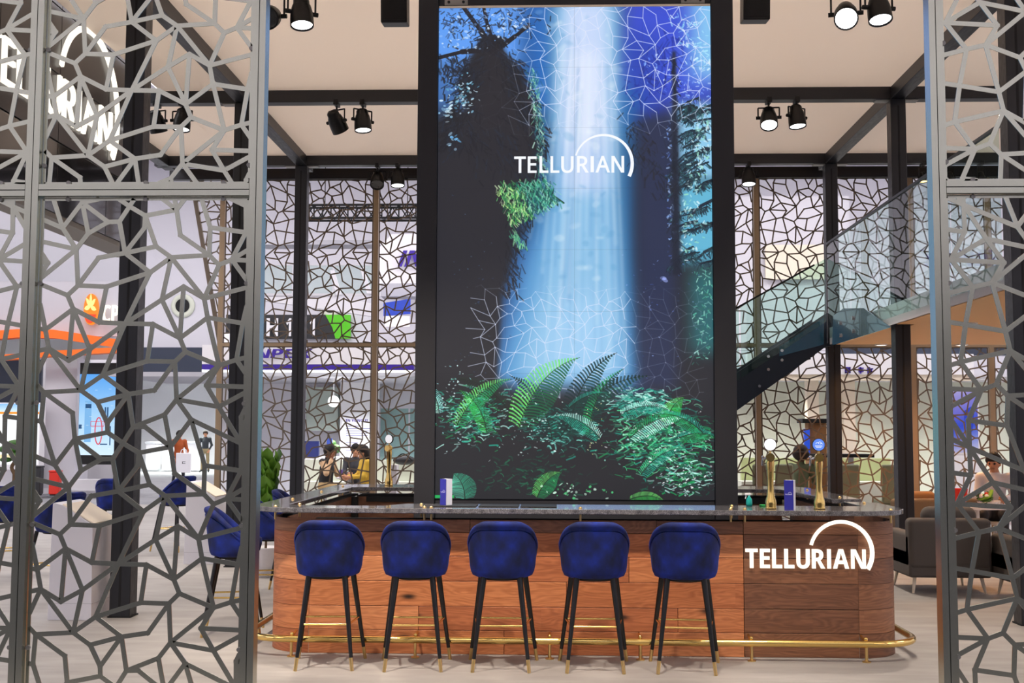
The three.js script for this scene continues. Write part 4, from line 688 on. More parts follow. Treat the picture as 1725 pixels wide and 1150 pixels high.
function downSpot(x, y, z, power, colour) { const l = new THREE.SpotLight(colour, power, 0, 1.2, .8, 2); l.position.set(x, y, z); l.target.position.set(x, 0, z); l.castShadow = true; l.shadow.radius = 8; scene.add(l, l.target); }
// air nozzles in the end wall
[[308, 515, 'left of the green and black sign'], [557, 515, 'above the green and black sign']].forEach(([x, y, w]) => {
  const p = pt(x, y, 48.3), t = thing('air_nozzle', `round air nozzle in the hall wall, ${w}`, 'vent', [p.x, p.y, -48.34], 0, 'round air nozzles');
  part('flange', lathe([[.28, 0], [.5, 0], [.49, .06], [.42, .12], [.3, .1], [.28, 0]], 36).rotateX(Math.PI / 2), M.bench, t); part('throat', new THREE.CylinderGeometry(.29, .2, .1, 32).rotateX(Math.PI / 2).translate(0, 0, .055), M.soot, t);
});
{ // hall sign
  const t = thing('hall_sign', 'black hall sign with white H11 and bright green end', 'sign'); part('board', far(380, 577, 530, 570, 48.1, .25), M.signBlack, t);
  part('green_end', farPoly([[548, 530], [590, 530], [590, 570], [565, 570], [560, 552]], 48.05, .2), M.green, t); wordAt(t, 'H', 449, 469, 536, 566, 48.0, M.white); wordAt(t, '1', 482, 491, 536, 566, 48.0, M.white); wordAt(t, '1', 522, 531, 536, 566, 48.0, M.white);
}
struct('trim_2', far(215, 386, 585, 628, 48.0, .3), M.navy, 'dark navy band over the recess');
struct('trim_3', far(372, 388, 560, 832, 30, .4), M.white, 'pale door post left of the leaning lattice');
[[275, 631], [302, 637], [338, 631], [362, 636]].forEach(([x, y], i) => { const p = pt(x, y, 50 + i % 2); const q = thing('recess_light', ['round downlight at the left of the white recess', 'second downlight from the left in the white recess', 'third downlight from the left in the white recess', 'rightmost downlight in the white recess'][i], 'light', [p.x, 4.34, -50 - (i % 2)], 0, 'recess downlights'); part('ring', new THREE.TorusGeometry(.24, .03, 8, 24).rotateX(Math.PI / 2), M.white, q); part('lens', new THREE.CylinderGeometry(.22, .22, .02, 24), M.down, q); downSpot(p.x, 4.31, -50 - (i % 2), 130, 0xf4fff6); });
{
  [[205, 262], [272, 345]].forEach(([a, b], i) => { const t = thing('display_counter', i ? 'long white counter behind the walking person' : 'white counter left of the walking person', 'counter', [0, 0, 0], 0, 'white counters in the recess'); part('body', far(a + 40 * (1 - i), b, 746, 791, 50.5, .8), M.white, t); part('top', far(a + 39 * (1 - i), b + 1, 744, 747, 50.45, .95), M.hallgrey, t); });
}

// orange-trimmed exhibition stand at the left edge
{
  const D = 30, t = thing('exhibition_stand', 'white exhibition stand with orange bands and glowing emblem at left', 'stand');
  part('header', far(-90, 203, 474, 566, D, .3), M.hallgrey, t); part('upper_wall', far(-90, 203, 330, 474, D + 2.2, .3), M.hallgrey, t);
  const band = (ys, h, d) => { const s = new THREE.Shape(), up = [[-90, ys[0]], [40, ys[1]], [100, ys[2]], [205, ys[3]]]; up.forEach(([x, y], i) => { const p = pt(x, y, d); i ? s.lineTo(p.x, p.y) : s.moveTo(p.x, p.y); }); up.reverse().forEach(([x, y]) => { const p = pt(x, y + h, d); s.lineTo(p.x, p.y); }); s.closePath(); return extr(s, .35).translate(0, 0, -d); };
  part('orange_band', band([566, 556, 557, 573], 14, D), M.orange, t); part('orange_band', band([604, 597, 592, 586], 9, D - .4), M.orange, t); part('balcony_wall', far(-90, 205, 566, 605, D + .8, .1), M.wall, t); part('balcony_glass', far(-90, 203, 572, 596, D - .2, .02), M.glass, t);
  part('column', far(70, 131, 596, 822, D + .4, .9), M.wall, t, 'broad white column'); part('dark_recess', far(-90, 71, 600, 690, D + 1.2, .1), M.navy, t); part('back_wall', far(-90, 205, 600, 835, D + 2.4, .2), M.white, t); part('thin_post', far(56, 60, 598, 690, D + .2, .1), M.white, t); part('shelf', far(120, 205, 808, 826, D + .3, .5), M.white, t);
  const e = pt(154, 521, D - .12); // emblem: a disc of petals
  const em = part('emblem', new THREE.CylinderGeometry(.40, .40, .1, 40).rotateX(Math.PI / 2).scale(.46, 1, 1).translate(e.x, e.y, e.z), glow(0xff8a1c, 1.1), t, 'glowing orange and yellow petal emblem');
  for (let i = 0; i < 5; i++) { const a = -.2 + i * .88, s = new THREE.Shape(); s.moveTo(0, 0); s.quadraticCurveTo(.12, .16, 0, .34); s.quadraticCurveTo(-.12, .16, 0, 0); part('petal', extr(s, .03, 0, 6).rotateZ(a - 1.6).scale(.46, 1, 1).translate(e.x, e.y + .06, e.z + .06), glow(0xffe08a, 1.3), em); }
  part('emblem_base', extr((() => { const s = new THREE.Shape(); s.absarc(0, 0, .36, 3.5, 5.9); return s; })(), .03, 0, 16).scale(.46, 1, 1).translate(e.x, e.y, e.z + .06), glow(0xf0441c, 1.1), t);
  wordAt(t, 'CPP', 173, 214, 514, 542, D - .1, M.signGlow);
  const d1 = thing('display_screen', 'tall blue screen showing pipe drawings in a black frame at left', 'display'); part('frame', far(130, 199, 611, 782, D - .05, .2), M.soot, d1);
  const sm = canvasTex(256, 512, (g) => { const q = g.createLinearGradient(0, 0, 0, 512); q.addColorStop(0, '#5aa4f0'); q.addColorStop(.5, '#a8d4fa'); q.addColorStop(1, '#d8f0ff'); g.fillStyle = q; g.fillRect(0, 0, 256, 512); g.fillStyle = '#7fb8ea'; g.fillRect(40, 170, 46, 260); g.fillStyle = '#28527e'; g.fillRect(44, 190, 40, 26); g.fillRect(176, 210, 10, 66); g.fillRect(192, 210, 10, 66); g.fillRect(214, 330, 8, 120); g.fillRect(150, 440, 50, 8); g.fillRect(2, 320, 20, 26); g.strokeStyle = '#e03a4c'; g.lineWidth = 7; g.beginPath(); g.ellipse(138, 360, 24, 84, 0, 0, 6.3); g.stroke(); g.lineWidth = 3; g.strokeRect(84, 300, 90, 30); g.fillStyle = 'rgba(255,255,255,.5)'; for (let i = 0; i < 24; i++) g.fillRect(hash2(i, 1, 3) * 240, hash2(i, 2, 3) * 500, 18, 3); });
  const a = pt(131, 766, D - .06), b = pt(198, 630, D - .06); part('picture', new THREE.PlaneGeometry(b.x - a.x, b.y - a.y).translate((a.x + b.x) / 2, (a.y + b.y) / 2, -D + .07), std({ color: 0x050505, emissive: 0xffffff, emissiveMap: sm, emissiveIntensity: 1.05 }), d1, 'bright blue picture with red ring');
  const l = new THREE.RectAreaLight(0x9cccff, .8, b.x - a.x, b.y - a.y); l.position.set((a.x + b.x) / 2, (a.y + b.y) / 2, -D + .12); l.lookAt((a.x + b.x) / 2, (a.y + b.y) / 2, 0); l.castShadow = true; scene.add(l);
  const d2 = thing('display_screen', 'white kiosk screen with orange stripe at the left edge', 'display'); part('housing', far(-40, 69, 678, 790, D - .3, .3), M.white, d2);
  const km = canvasTex(256, 256, (g) => { g.fillStyle = '#fdfdff'; g.fillRect(0, 0, 256, 256); const q = g.createLinearGradient(0, 0, 0, 40); q.addColorStop(0, '#8cc0f4'); q.addColorStop(1, '#e8f4ff'); g.fillStyle = q; g.fillRect(0, 0, 256, 34); g.fillStyle = '#f0962a'; g.fillRect(0, 34, 256, 9); g.fillStyle = '#5a6a50'; g.fillRect(190, 84, 40, 10); g.fillStyle = '#403038'; g.fillRect(196, 150, 50, 12); g.fillStyle = '#f4e2b4'; g.fillRect(0, 214, 256, 20); });
  const a2 = pt(-38, 782, D - .31), b2 = pt(67, 680, D - .31); part('picture', new THREE.PlaneGeometry(b2.x - a2.x, b2.y - a2.y).translate((a2.x + b2.x) / 2, (a2.y + b2.y) / 2, -D + .32), std({ color: 0x050505, emissive: 0xffffff, emissiveMap: km, emissiveIntensity: 1.15 }), d2); part('foot', far(20, 66, 790, 826, D - .2, .25), M.signBlack, d2);
  const bin = (n, lab, x0, x1, y0, y1, m, cat) => { const w = pt(x1, y1, 31).x - pt(x0, y1, 31).x, h = pt(x0, y0, 31).y - pt(x0, y1, 31).y, o = thing(n, lab, cat, [pt((x0 + x1) / 2, y1, 31).x, 0, -29]); part('body', rb(w, h, w * .8, .03, 0, h / 2 + .03, 0), m, o); part('lid', rb(w * 1.06, .05, w * .86, .015, 0, h + .05, 0), m, o); part('foot', bx(w * .8, .03, w * .6, 0, .015, 0), M.soot, o); };
  bin('waste_bin', 'dark square bin beside the white column', 107, 125, 784, 826, M.signBlack, 'bin'); bin('red_box', 'red box standing on the floor by the tall blue screen', 138, 154, 795, 830, M.red, 'box');
  const pl = thing('potted_bonsai', 'small bonsai tree in a white pot at the left edge', 'plant', [pt(20, 820, 27).x, 0, -27]); part('pot', lathe([[0, 0], [.2, 0], [.27, .34], [.24, .34], [.18, .05], [0, .05]], 24), M.white, pl); part('trunk', tube([V(0, .3, 0), V(.06, .55, 0), V(-.02, .75, 0), V(.1, .95, .02), V(.02, 1.15, 0)], .045, 20, 8), M.bark, pl);
  for (const [x, y, r] of [[.14, 1.02, .16], [-.1, 1.16, .18], [.06, 1.3, .15], [-.16, .92, .11]]) part('foliage', new THREE.IcosahedronGeometry(r, 2).scale(1.3, .55, 1).translate(x, y, 0), M.leafDark, pl);
}

// the two-storey white and purple stand behind the left lattice bays
{
  const t = thing('exhibition_stand', 'white two-storey exhibition stand with purple lettering behind the back lattice', 'stand');
  part('upper_board', farPoly([[628, 428], [660, 394], [720, 394], [720, 478], [628, 478]], 33, .3), M.white, t); wordAt(t, 'INPEX', 670, 790, 422, 449, 32.9, M.purple, .35);
  part('grey_beam', far(641, 720, 477, 499, 32, .8), M.hallgrey, t); part('upper_wall', far(628, 720, 499, 620, 34, .2), M.wall, t);
  part('roof_edge', far(437, 640, 404, 412, 40, 1), M.hallgrey, t); part('gallery_floor', farPoly([[437, 498], [565, 498], [650, 516], [650, 536], [437, 505]], 36, .3), M.white, t);
  for (const [a, b] of [[437, 492], [495, 560], [563, 640]]) { part('gallery_glass', far(a, b, 447, 496, 36, .03), M.glass, t); part('gallery_frame', [far(a, b, 445, 447, 35.95, .05), far(a, b, 494, 498, 35.95, .08)], M.poleWhite, t); }
  part('slanted_strut', [farPoly([[556, 455], [563, 455], [575, 496], [566, 496]], 35.8, .08), farPoly([[607, 452], [612, 450], [626, 494], [618, 494]], 35.8, .08)], M.white, t);
  part('lower_header', far(340, 720, 581, 613, 26, .3), M.white, t); wordAt(t, 'INPEX', 419, 523, 588, 603, 25.9, M.purple, .3); part('purple_line', far(340, 697, 614, 622, 26, .25), M.purple, t, 'purple stripe'); part('light_strip', far(340, 694, 622, 626, 26.2, .2), M.down, t, 'glowing white strip');
  part('soffit', bx(9, .1, 4, -5.5, pt(560, 629, 26).y, -28.4), M.hallgrey, t); part('back_wall', far(380, 740, 626, 835, 30.4, .2), M.wall, t); part('room_wall', far(515, 570, 652, 725, 29.6, .3), std({ color: 0xa9b4ac, roughness: .8 }), t, 'grey-green wall'); part('pillar_wall', far(571, 636, 642, 832, 29.4, .4), M.white, t);
  for (const [a, b] of [[640, 690], [690, 738]]) part('tinted_pane', far(a, b - 2, 688, 800, 27.6, .02), M.glassPale, t, 'pale green pane');
  const sm = canvasTex(128, 256, (g) => { g.fillStyle = '#f6f5fa'; g.fillRect(0, 0, 128, 256); g.fillStyle = '#3a2a9c'; g.font = 'bold 17px sans-serif'; g.fillText('IN YUNCUI', 14, 46); g.fillStyle = '#8c88b4'; for (let i = 0; i < 5; i++) g.fillRect(16, 66 + i * 12, 60 + (i * 37) % 40, 4); for (let i = 0; i < 4; i++) g.fillRect(16, 150 + i * 13, 50 + (i * 29) % 36, 4); });
  const a = pt(575, 780, 29.35), b = pt(630, 695, 29.35), ps = thing('wall_poster', 'white poster with purple print on the pillar behind the seated people', 'poster'); part('sheet', new THREE.PlaneGeometry(b.x - a.x, b.y - a.y).translate((a.x + b.x) / 2, (a.y + b.y) / 2, -29.36), std({ map: sm, roughness: .7 }), ps);
  const bs = thing('display_screen', 'blue display panel on the upper floor behind the lattice', 'display'); part('panel', farPoly([[646, 510], [691, 503], [691, 528], [646, 532]], 31.5, .1), glow(0x2a50e0, .8), bs, 'blue picture'); part('stand', far(648, 690, 532, 550, 31.5, .08), M.white, bs);
  const bs2 = thing('display_screen', 'dark blue display left of the seated people', 'display'); part('panel', far(513, 537, 743, 770, 26.4, .12), glow(0x26348c, .7), bs2); part('plinth', far(512, 590, 770, 835, 26.4, .5), M.white, bs2); part('side_panel', far(550, 559, 738, 768, 26.4, .1), glow(0x4a6ae0, .7), bs2);
  const gl = thing('globe_lamp', 'large round white globe lamp hanging behind the lattice', 'lamp'), gp = pt(562, 676, 26.5); part('globe', new THREE.SphereGeometry(.13, 24, 16).translate(gp.x, gp.y, -26.5), glow(0xffffff, 1.6), gl); part('cord', rod(V(gp.x, gp.y + .12, -26.5), V(gp.x, pt(560, 629, 26).y, -26.5), .01), M.white, gl);
  { const l = new THREE.PointLight(0xffffff, 1.5, 0, 2); l.position.set(gp.x, gp.y, -26.5); l.castShadow = true; scene.add(l); }
  [[446, 600, 0], [500, 634, 1], [562, 632, 2], [575, 637, 3], [634, 631, 4], [645, 634, 5]].slice(1).forEach(([x, y], i) => { const p = pt(x, y, 27 + (i % 2)); const q = thing('downlight', `${['first', 'second', 'third', 'fourth', 'last'][i]} round downlight from the left in the white two-storey stand`, 'light', [p.x, pt(560, 629, 26).y - .075, -27 - i % 2], 0, 'stand downlights'); part('ring', new THREE.TorusGeometry(.1, .015, 8, 20).rotateX(Math.PI / 2), M.white, q); part('lens', new THREE.CylinderGeometry(.09, .09, .01, 20), M.down, q); downSpot(p.x, pt(560, 629, 26).y - .1, -27 - i % 2, 32, 0xffffff); });
  const shrub = thing('potted_plant', 'green plant between the display and the poster pillar', 'plant', [pt(560, 760, 27.2).x, 0, -27.2]); part('pot', lathe([[0, 0], [.16, 0], [.2, .4], [0, .4]], 20), M.white, shrub); for (let i = 0; i < 9; i++) part('foliage', new THREE.IcosahedronGeometry(.1, 1).scale(1, 1.1, 1).translate(Math.sin(i * 2) * .09, .5 + i * .1, Math.cos(i * 2) * .09), M.leafDark, shrub);
  const bench = thing('bench', 'long cream bench behind the seated people', 'bench'); part('seat', far(512, 735, 812, 856, 25.4, .6), M.bench, bench); part('backrest', far(512, 735, 775, 850, 25.9, .15), M.bench, bench);
  const wt = thing('table', 'small white table between the two seated people', 'table'), tp = pt(588, 815, 22.6); part('tabletop', rb(.42, .03, .5, .01, tp.x, .72, -22.6), M.white, wt); part('stem', rod(V(tp.x, .02, -22.6), V(tp.x, .71, -22.6), .035), M.white, wt); part('foot', new THREE.CylinderGeometry(.22, .22, .02, 24).translate(tp.x, .01, -22.6), M.white, wt);
  single('purple_cup', 'small purple cup on the table between the seated people', 'cup', lathe([[0, 0], [.03, 0], [.035, .14], [0, .14]], 16).translate(tp.x - .14, .735, -22.5), std({ color: 0x6a4ab8, roughness: .5 }));
  const cb = thing('white_cabinet', 'tall pale cabinet right behind the back beer tap', 'cabinet'); part('body', far(655, 668, 783, 886, 20, .3), M.poleWhite, cb); part('door', far(656, 667, 785, 829, 19.99, .02), M.plinth, cb);
  const bag = thing('black_bag', 'black bag lying on the bench right of the tall cabinet', 'bag'), bp = pt(680, 775, 25.5); part('body', new THREE.IcosahedronGeometry(.25, 2).scale(1, .42, .6).translate(bp.x, pt(680, 775, 25.5).y, -25.6), M.signBlack, bag); part('strap', tube([V(bp.x - .2, bp.y, -25.4), V(bp.x, bp.y + .14, -25.4), V(bp.x + .2, bp.y, -25.4)], .015, 16, 6), M.soot, bag);
}
{ // roof truss far behind
  const t = thing('roof_truss', 'black lighting truss hanging high behind the left lattice', 'truss'), d = 38, a = pt(515, 345, d), b = pt(715, 345, d), y0 = pt(515, 367, d).y, h = a.y - y0, n = 14;
  for (const [y, z] of [[a.y, 0], [a.y, -.5], [y0, 0], [y0, -.5]]) part('chord', rod(V(a.x, y, -d + z), V(b.x, y, -d + z), .04, .04, 8), M.soot, t);
  for (let i = 0; i < n; i++) { const xa = a.x + (b.x - a.x) * i / n, xb = a.x + (b.x - a.x) * (i + 1) / n; part('brace', rod(V(xa, i % 2 ? a.y : y0, -d), V(xb, i % 2 ? y0 : a.y, -d), .025, .025, 6), M.soot, t); part('upright', rod(V(xa, a.y, -d), V(xa, y0, -d), .025, .025, 6), M.soot, t); part('brace', rod(V(xa, i % 2 ? y0 : a.y, -d - .5), V(xb, i % 2 ? a.y : y0, -d - .5), .02, .02, 6), M.soot, t); }
  for (const f of [.15, .85]) part('hanger', rod(V(a.x + (b.x - a.x) * f, a.y, -d - .25), V(a.x + (b.x - a.x) * f, 12.9, -d - .25), .015), M.soot, t);
}
{ // stand behind the right lattice bays
  const t = thing('exhibition_stand', 'white stand with small purple characters behind the right lattice', 'stand');
  part('header', far(1260, 1640, 596, 630, 26, .3), M.white, t); part('under_band', far(1260, 1640, 630, 640, 26.1, .3), M.cream, t); part('back_wall', far(1230, 1780, 640, 850, 29, .2), M.bench, t); part('upper_wall', far(1236, 1430, 330, 590, 34, .2), M.wall, t); part('upper_recess', far(1290, 1400, 412, 470, 33.8, .1), M.cream, t); part('dark_band', far(1400, 1760, 586, 598, 26.3, .3), M.navy, t);
  for (const x of [1363, 1424]) part('pillar', far(x, x + 16, 640, 850, 27, .3), M.cream, t);
  const glyph = (x, strokes) => strokes.forEach(([a, b, c, e]) => part('character_stroke', far(x + a, x + b, 618 + c, 618 + e, 25.95, .05), M.purple, t));
  glyph(1408, [[0, 8, 3, 6]]); glyph(1424, [[0, 9, 0, 2], [0, 9, 4, 6], [0, 9, 8, 10], [0, 2, 0, 10], [7, 9, 0, 10]]); glyph(1447, [[0, 8, 1, 3], [2, 4, 0, 11], [0, 8, 6, 8]]); glyph(1462, [[0, 4, 0, 2], [0, 2, 0, 11], [5, 9, 2, 4], [5, 7, 2, 11], [5, 9, 7, 9]]);
  { const y = pt(1450, 641, 26).y + .1; part('inner_ceiling', bx(7.6, .06, 2.8, 7.4, y + .03, -27.6), M.wall, t); [5, 7.4, 9.8].forEach((x, i) => { const q = thing('downlight', ['left', 'middle', 'right'][i] + ' added downlight hidden inside the white stand behind the right lattice', 'light', [x, y - .02, -27.4], 0, 'added right stand downlights'); part('ring', new THREE.TorusGeometry(.1, .015, 8, 20).rotateX(Math.PI / 2), M.white, q); part('lens', new THREE.CylinderGeometry(.09, .09, .01, 20), M.down, q); downSpot(x, y - .05, -27.4, 26, 0xfffbf0); }); }  // downlights added behind the header to brighten this stand
  const k = thing('kiosk', 'dark kiosk with a blue lit edge behind the rightmost beer tap', 'kiosk'); part('body', far(1364, 1392, 708, 850, 21.5, .3), M.tan, k); part('top', far(1352, 1394, 705, 712, 21.4, .5), M.soot, k); part('blue_edge', far(1356, 1364, 722, 770, 21.4, .1), glow(0x2a5ae8, .7), k);
  const ht = thing('high_table', 'high table with black top behind the right bar end', 'table'); part('tabletop', far(1372, 1473, 765, 770, 20.6, .6), M.soot, ht); part('stem', far(1432, 1438, 770, 850, 20.9, .1), M.poleWhite, ht); part('foot', bx(.5, .02, .5, pt(1435, 800, 20.9).x, .01, -20.9), M.poleWhite, ht);
  const seat = (x0, x1, lab) => { const c = thing('lounge_chair', lab, 'chair', [0, 0, 0], 0, 'green-grey lounge chairs'); const a = pt(x0, 785, 20), b = pt(x1, 785, 20), m = (a.x + b.x) / 2, w = b.x - a.x; part('backrest', rb(w, .62, .08, .04, m, .78, -19.7, 3), M.meshChair, c); part('seat', rb(w, .12, .6, .04, m, .45, -20.05, 3), M.meshChair, c); for (const s of [-1, 1]) { part('leg', rod(V(m + s * w * .42, .4, -19.75), V(m + s * w * .45, 0, -19.7), .018), M.poleWhite, c); part('leg', rod(V(m + s * w * .42, .4, -20.25), V(m + s * w * .45, 0, -20.3), .018), M.poleWhite, c); } };
  seat(1262, 1294, 'green-grey lounge chair just right of the screen tower behind the lattice'); seat(1300, 1330, 'green-grey lounge chair behind the white-badged beer tap'); seat(1408, 1440, 'green-grey lounge chair under the high table, left one'); seat(1476, 1512, 'green-grey lounge chair behind the bar end, left of the black post');
  const bs = thing('bench', 'pale green bench behind the right front beer taps', 'bench'); part('seat', far(1250, 1500, 812, 872, 22.6, .6), M.bench, bs); part('backrest', far(1250, 1500, 772, 866, 23.2, .15), std({ color: 0xc8d49a, roughness: .8 }), bs, 'yellow-green backrest');
  const po = thing('wall_poster', 'blue and violet poster seen through the right lattice', 'poster'), pm = canvasTex(128, 256, (g) => { const q = g.createLinearGradient(0, 0, 60, 256); q.addColorStop(0, '#b9b4e8'); q.addColorStop(.4, '#6a6ee0'); q.addColorStop(.6, '#2348d8'); q.addColorStop(1, '#c8ccf0'); g.fillStyle = q; g.fillRect(0, 0, 128, 256); g.fillStyle = '#1a3cc8'; g.beginPath(); g.moveTo(60, 90); g.lineTo(118, 60); g.lineTo(100, 170); g.lineTo(70, 200); g.fill(); });
  const a = pt(1604, 762, 24), b = pt(1646, 655, 24); part('board', bx(b.x - a.x + .06, b.y - a.y + .06, .04, (a.x + b.x) / 2, (a.y + b.y) / 2, -24.03), M.white, po); part('sheet', new THREE.PlaneGeometry(b.x - a.x, b.y - a.y).translate((a.x + b.x) / 2, (a.y + b.y) / 2, -24.005), std({ map: pm, roughness: .6 }), po); part('foot', bx(.6, a.y, .03, (a.x + b.x) / 2, a.y / 2, -24.05), M.white, po);
}

// ---------- people ----------
function sdCapsule(p, a, b, ra, rb2) { const bx2 = b[0] - a[0], by = b[1] - a[1], bz = b[2] - a[2], px = p[0] - a[0], py = p[1] - a[1], pz = p[2] - a[2], L = bx2 * bx2 + by * by + bz * bz; let h = L ? (px * bx2 + py * by + pz * bz) / L : 0; h = h < 0 ? 0 : h > 1 ? 1 : h; return Math.hypot(px - bx2 * h, py - by * h, pz - bz * h) - (ra + (rb2 - ra) * h); }
function fieldMesh(bones, k, res) { // bones: [a, b, ra, rb, colour]
  const lo = [1e9, 1e9, 1e9], hi = [-1e9, -1e9, -1e9]; for (const [a, b, ra, rb2] of bones) for (let i = 0; i < 3; i++) { lo[i] = Math.min(lo[i], a[i] - ra, b[i] - rb2); hi[i] = Math.max(hi[i], a[i] + ra, b[i] + rb2); }
  const c = lo.map((v, i) => (v + hi[i]) / 2), S = Math.max(...hi.map((v, i) => v - lo[i])) / 2 * 1.12 + .01, mc = new MarchingCubes(res, undefined, false, false, 60000); mc.isolation = 0;
  const half = res / 2, f = mc.field; let q = 0;
  for (let z = 0; z < res; z++) for (let y = 0; y < res; y++) for (let x = 0; x < res; x++, q++) {
    const p = [c[0] + (x - half) / half * S, c[1] + (y - half) / half * S, c[2] + (z - half) / half * S]; let d = 1e3;
    for (const B of bones) { const e = sdCapsule(p, B[0], B[1], B[2], B[3]); const h = Math.max(k - Math.abs(d - e), 0) / k; d = Math.min(d, e) - h * h * k * .25; }
    f[q] = -d;
  }
  mc.update(); const n = mc.count, pos = mc.positionArray.slice(0, n * 3), nor = mc.normalArray.slice(0, n * 3), col = new Float32Array(n * 3);
  for (let i = 0; i < n; i++) {
    const p = [c[0] + pos[i * 3] * S, c[1] + pos[i * 3 + 1] * S, c[2] + pos[i * 3 + 2] * S]; let best = 1e9, bc = null; for (const B of bones) { const e = sdCapsule(p, B[0], B[1], B[2], B[3]); if (e < best) { best = e; bc = B[4]; } }
    for (let j = 0; j < 3; j++) pos[i * 3 + j] = p[j]; const L = Math.hypot(nor[i * 3], nor[i * 3 + 1], nor[i * 3 + 2]) || 1; for (let j = 0; j < 3; j++) nor[i * 3 + j] /= L; col[i * 3] = bc.r; col[i * 3 + 1] = bc.g; col[i * 3 + 2] = bc.b;
  }
  const g = new THREE.BufferGeometry(); g.setAttribute('position', new THREE.BufferAttribute(pos, 3)); g.setAttribute('normal', new THREE.BufferAttribute(nor, 3)); g.setAttribute('color', new THREE.BufferAttribute(col, 3)); return g;
}
const bodyMat = std({ vertexColors: true, roughness: .8 });
function person(label, pos, turn, J, look, s = 1) {
  const t = thing('person', label, 'person', pos, turn), c = Object.fromEntries(Object.entries(look).filter(([, v]) => typeof v === 'number').map(([k, v]) => [k, C(v)])), m = (a, b, f) => a.map((v, i) => v + (b[i] - v) * f);
  const B = [[J.pelvis, J.chest, .125, .14, c.top], [m(J.pelvis, J.chest, .3), J.pelvis, .12, .135, c.legs], [J.chest, J.neck, .12, .055, c.top], [J.neck, J.head, .05, .05, c.skin]];
  const geos = [];
  for (const sd of ['L', 'R']) {
    const sh = J['sh' + sd], el = J['el' + sd], wr = J['wr' + sd], hp = J['hp' + sd], kn = J['kn' + sd], an = J['an' + sd], toe = J['toe' + sd];
    B.push([m(J.chest, J.neck, .45), sh, .085, .062, c.top], [sh, el, .06, .046, c.sleeve ?? c.top], [el, m(el, wr, .85), .044, .034, c.fore ?? c.sleeve ?? c.top], [m(el, wr, .8), wr, .03, .027, c.skin], [hp, kn, .09, .06, c.legs], [kn, m(kn, an, .9), .058, .04, c.legs], [an, toe, .042, .035, c.shoe]);
    const u = V(...wr).sub(V(...el)).normalize(), side = V(sd === 'L' ? 1 : -1, 0, 0), w = V().crossVectors(u, V(0, 0, 1)).lengthSq() > .05 ? V().crossVectors(u, V(0, 0, 1)).normalize() : side, nrm = V().crossVectors(w, u), A = (f, g, h) => V(...wr).addScaledVector(u, f).addScaledVector(w, g).addScaledVector(nrm, h).toArray(), H = [[wr, A(.08, 0, 0), .026, .03, c.skin], [A(.03, -.018, 0), A(.085, -.025, 0), .018, .014, c.skin], [A(.03, .018, 0), A(.085, .025, 0), .018, .014, c.skin]];
    [[-.03, .07], [-.01, .085], [.011, .08], [.031, .062]].forEach(([o, L]) => { H.push([A(.085, o, 0), A(.085 + L * .55, o * 1.1, .012), .0098, .0092, c.skin], [A(.085 + L * .55, o * 1.1, .012), A(.085 + L * .9, o * 1.1, .035), .0092, .0082, c.skin]); });
    H.push([A(.03, -.028, .005), A(.065, -.05, .02), .012, .0105, c.skin], [A(.065, -.05, .02), A(.095, -.052, .035), .0105, .009, c.skin]); geos.push(fieldMesh(H, .008, 44));
  }
  if (look.skirt) B.push([J.pelvis, m(J.hpL, J.knL, .8), .14, .12, c.top], [J.pelvis, m(J.hpR, J.knR, .8), .14, .12, c.top]);
  if (look.coat) B.push([m(J.pelvis, J.chest, .2), m(J.hpL, J.knL, .7), .14, .12, c.top], [m(J.pelvis, J.chest, .2), m(J.hpR, J.knR, .7), .14, .12, c.top]);
  geos.push(fieldMesh(B, .04, 64));
  const h = V(...J.head), f = V(...J.look).sub(h).normalize(), r = V().crossVectors(V(0, 1, 0), f).normalize(), up = V().crossVectors(f, r), P = (x, y, z) => h.clone().addScaledVector(r, x).addScaledVector(up, y).addScaledVector(f, z).toArray();
  const lip = c.skin.clone().multiplyScalar(.7), eye = C(0x201814), hd = [[P(0, .03, -.015), P(0, .045, .0), .088, .086, c.skin], [P(0, -.02, .02), P(0, -.075, .05), .07, .038, c.skin], [P(0, .02, .085), P(0, -.018, .104), .011, .015, c.skin], [P(.078, .01, -.005), P(.08, -.025, 0), .014, .011, c.skin], [P(-.078, .01, -.005), P(-.08, -.025, 0), .014, .011, c.skin], [P(.032, .015, .078), P(.034, .015, .08), .0095, .0095, eye], [P(-.032, .015, .08), P(-.034, .015, .08), .0095, .0095, eye], [P(-.02, -.05, .083), P(.02, -.05, .083), .0085, .0085, lip]];
  geos.push(fieldMesh(hd, .02, 44));
  part('body', mergeGeometries(geos), bodyMat, t); const hc = c.hair, hb = [[P(0, .05, -.03), P(0, .075, .005), .095, .088, hc], [P(0, .01, -.055), P(0, -.03, -.06), .075, .055, hc], [P(.06, .045, .0), P(-.06, .045, 0), .05, .05, hc]];
  if (look.long) hb.push([P(.04, -.02, -.06), P(.05, -.28, -.08), .06, .035, hc], [P(-.04, -.02, -.06), P(-.05, -.28, -.08), .06, .035, hc]); if (look.afro) hb.push([P(0, .06, -.03), P(0, .08, -.03), .15, .13, hc]); part('hair', fieldMesh(hb, .03, 34), bodyMat, t, 'hair');
  if (s !== 1) t.scale.setScalar(s); return t;
}
const stand = () => ({ pelvis: [0, .95, 0], chest: [0, 1.28, 0], neck: [0, 1.47, 0], head: [0, 1.6, .02], look: [0, 1.58, 2], shL: [.18, 1.41, 0], shR: [-.18, 1.41, 0], elL: [.26, 1.14, -.05], elR: [-.26, 1.14, -.05], wrL: [.17, .94, .04], wrR: [-.17, .94, .04], hpL: [.09, .92, 0], hpR: [-.09, .92, 0], knL: [.12, .5, .02], knR: [-.12, .5, .02], anL: [.15, .08, -.01], anR: [-.15, .08, -.01], toeL: [.18, .04, .15], toeR: [-.18, .04, .15] });
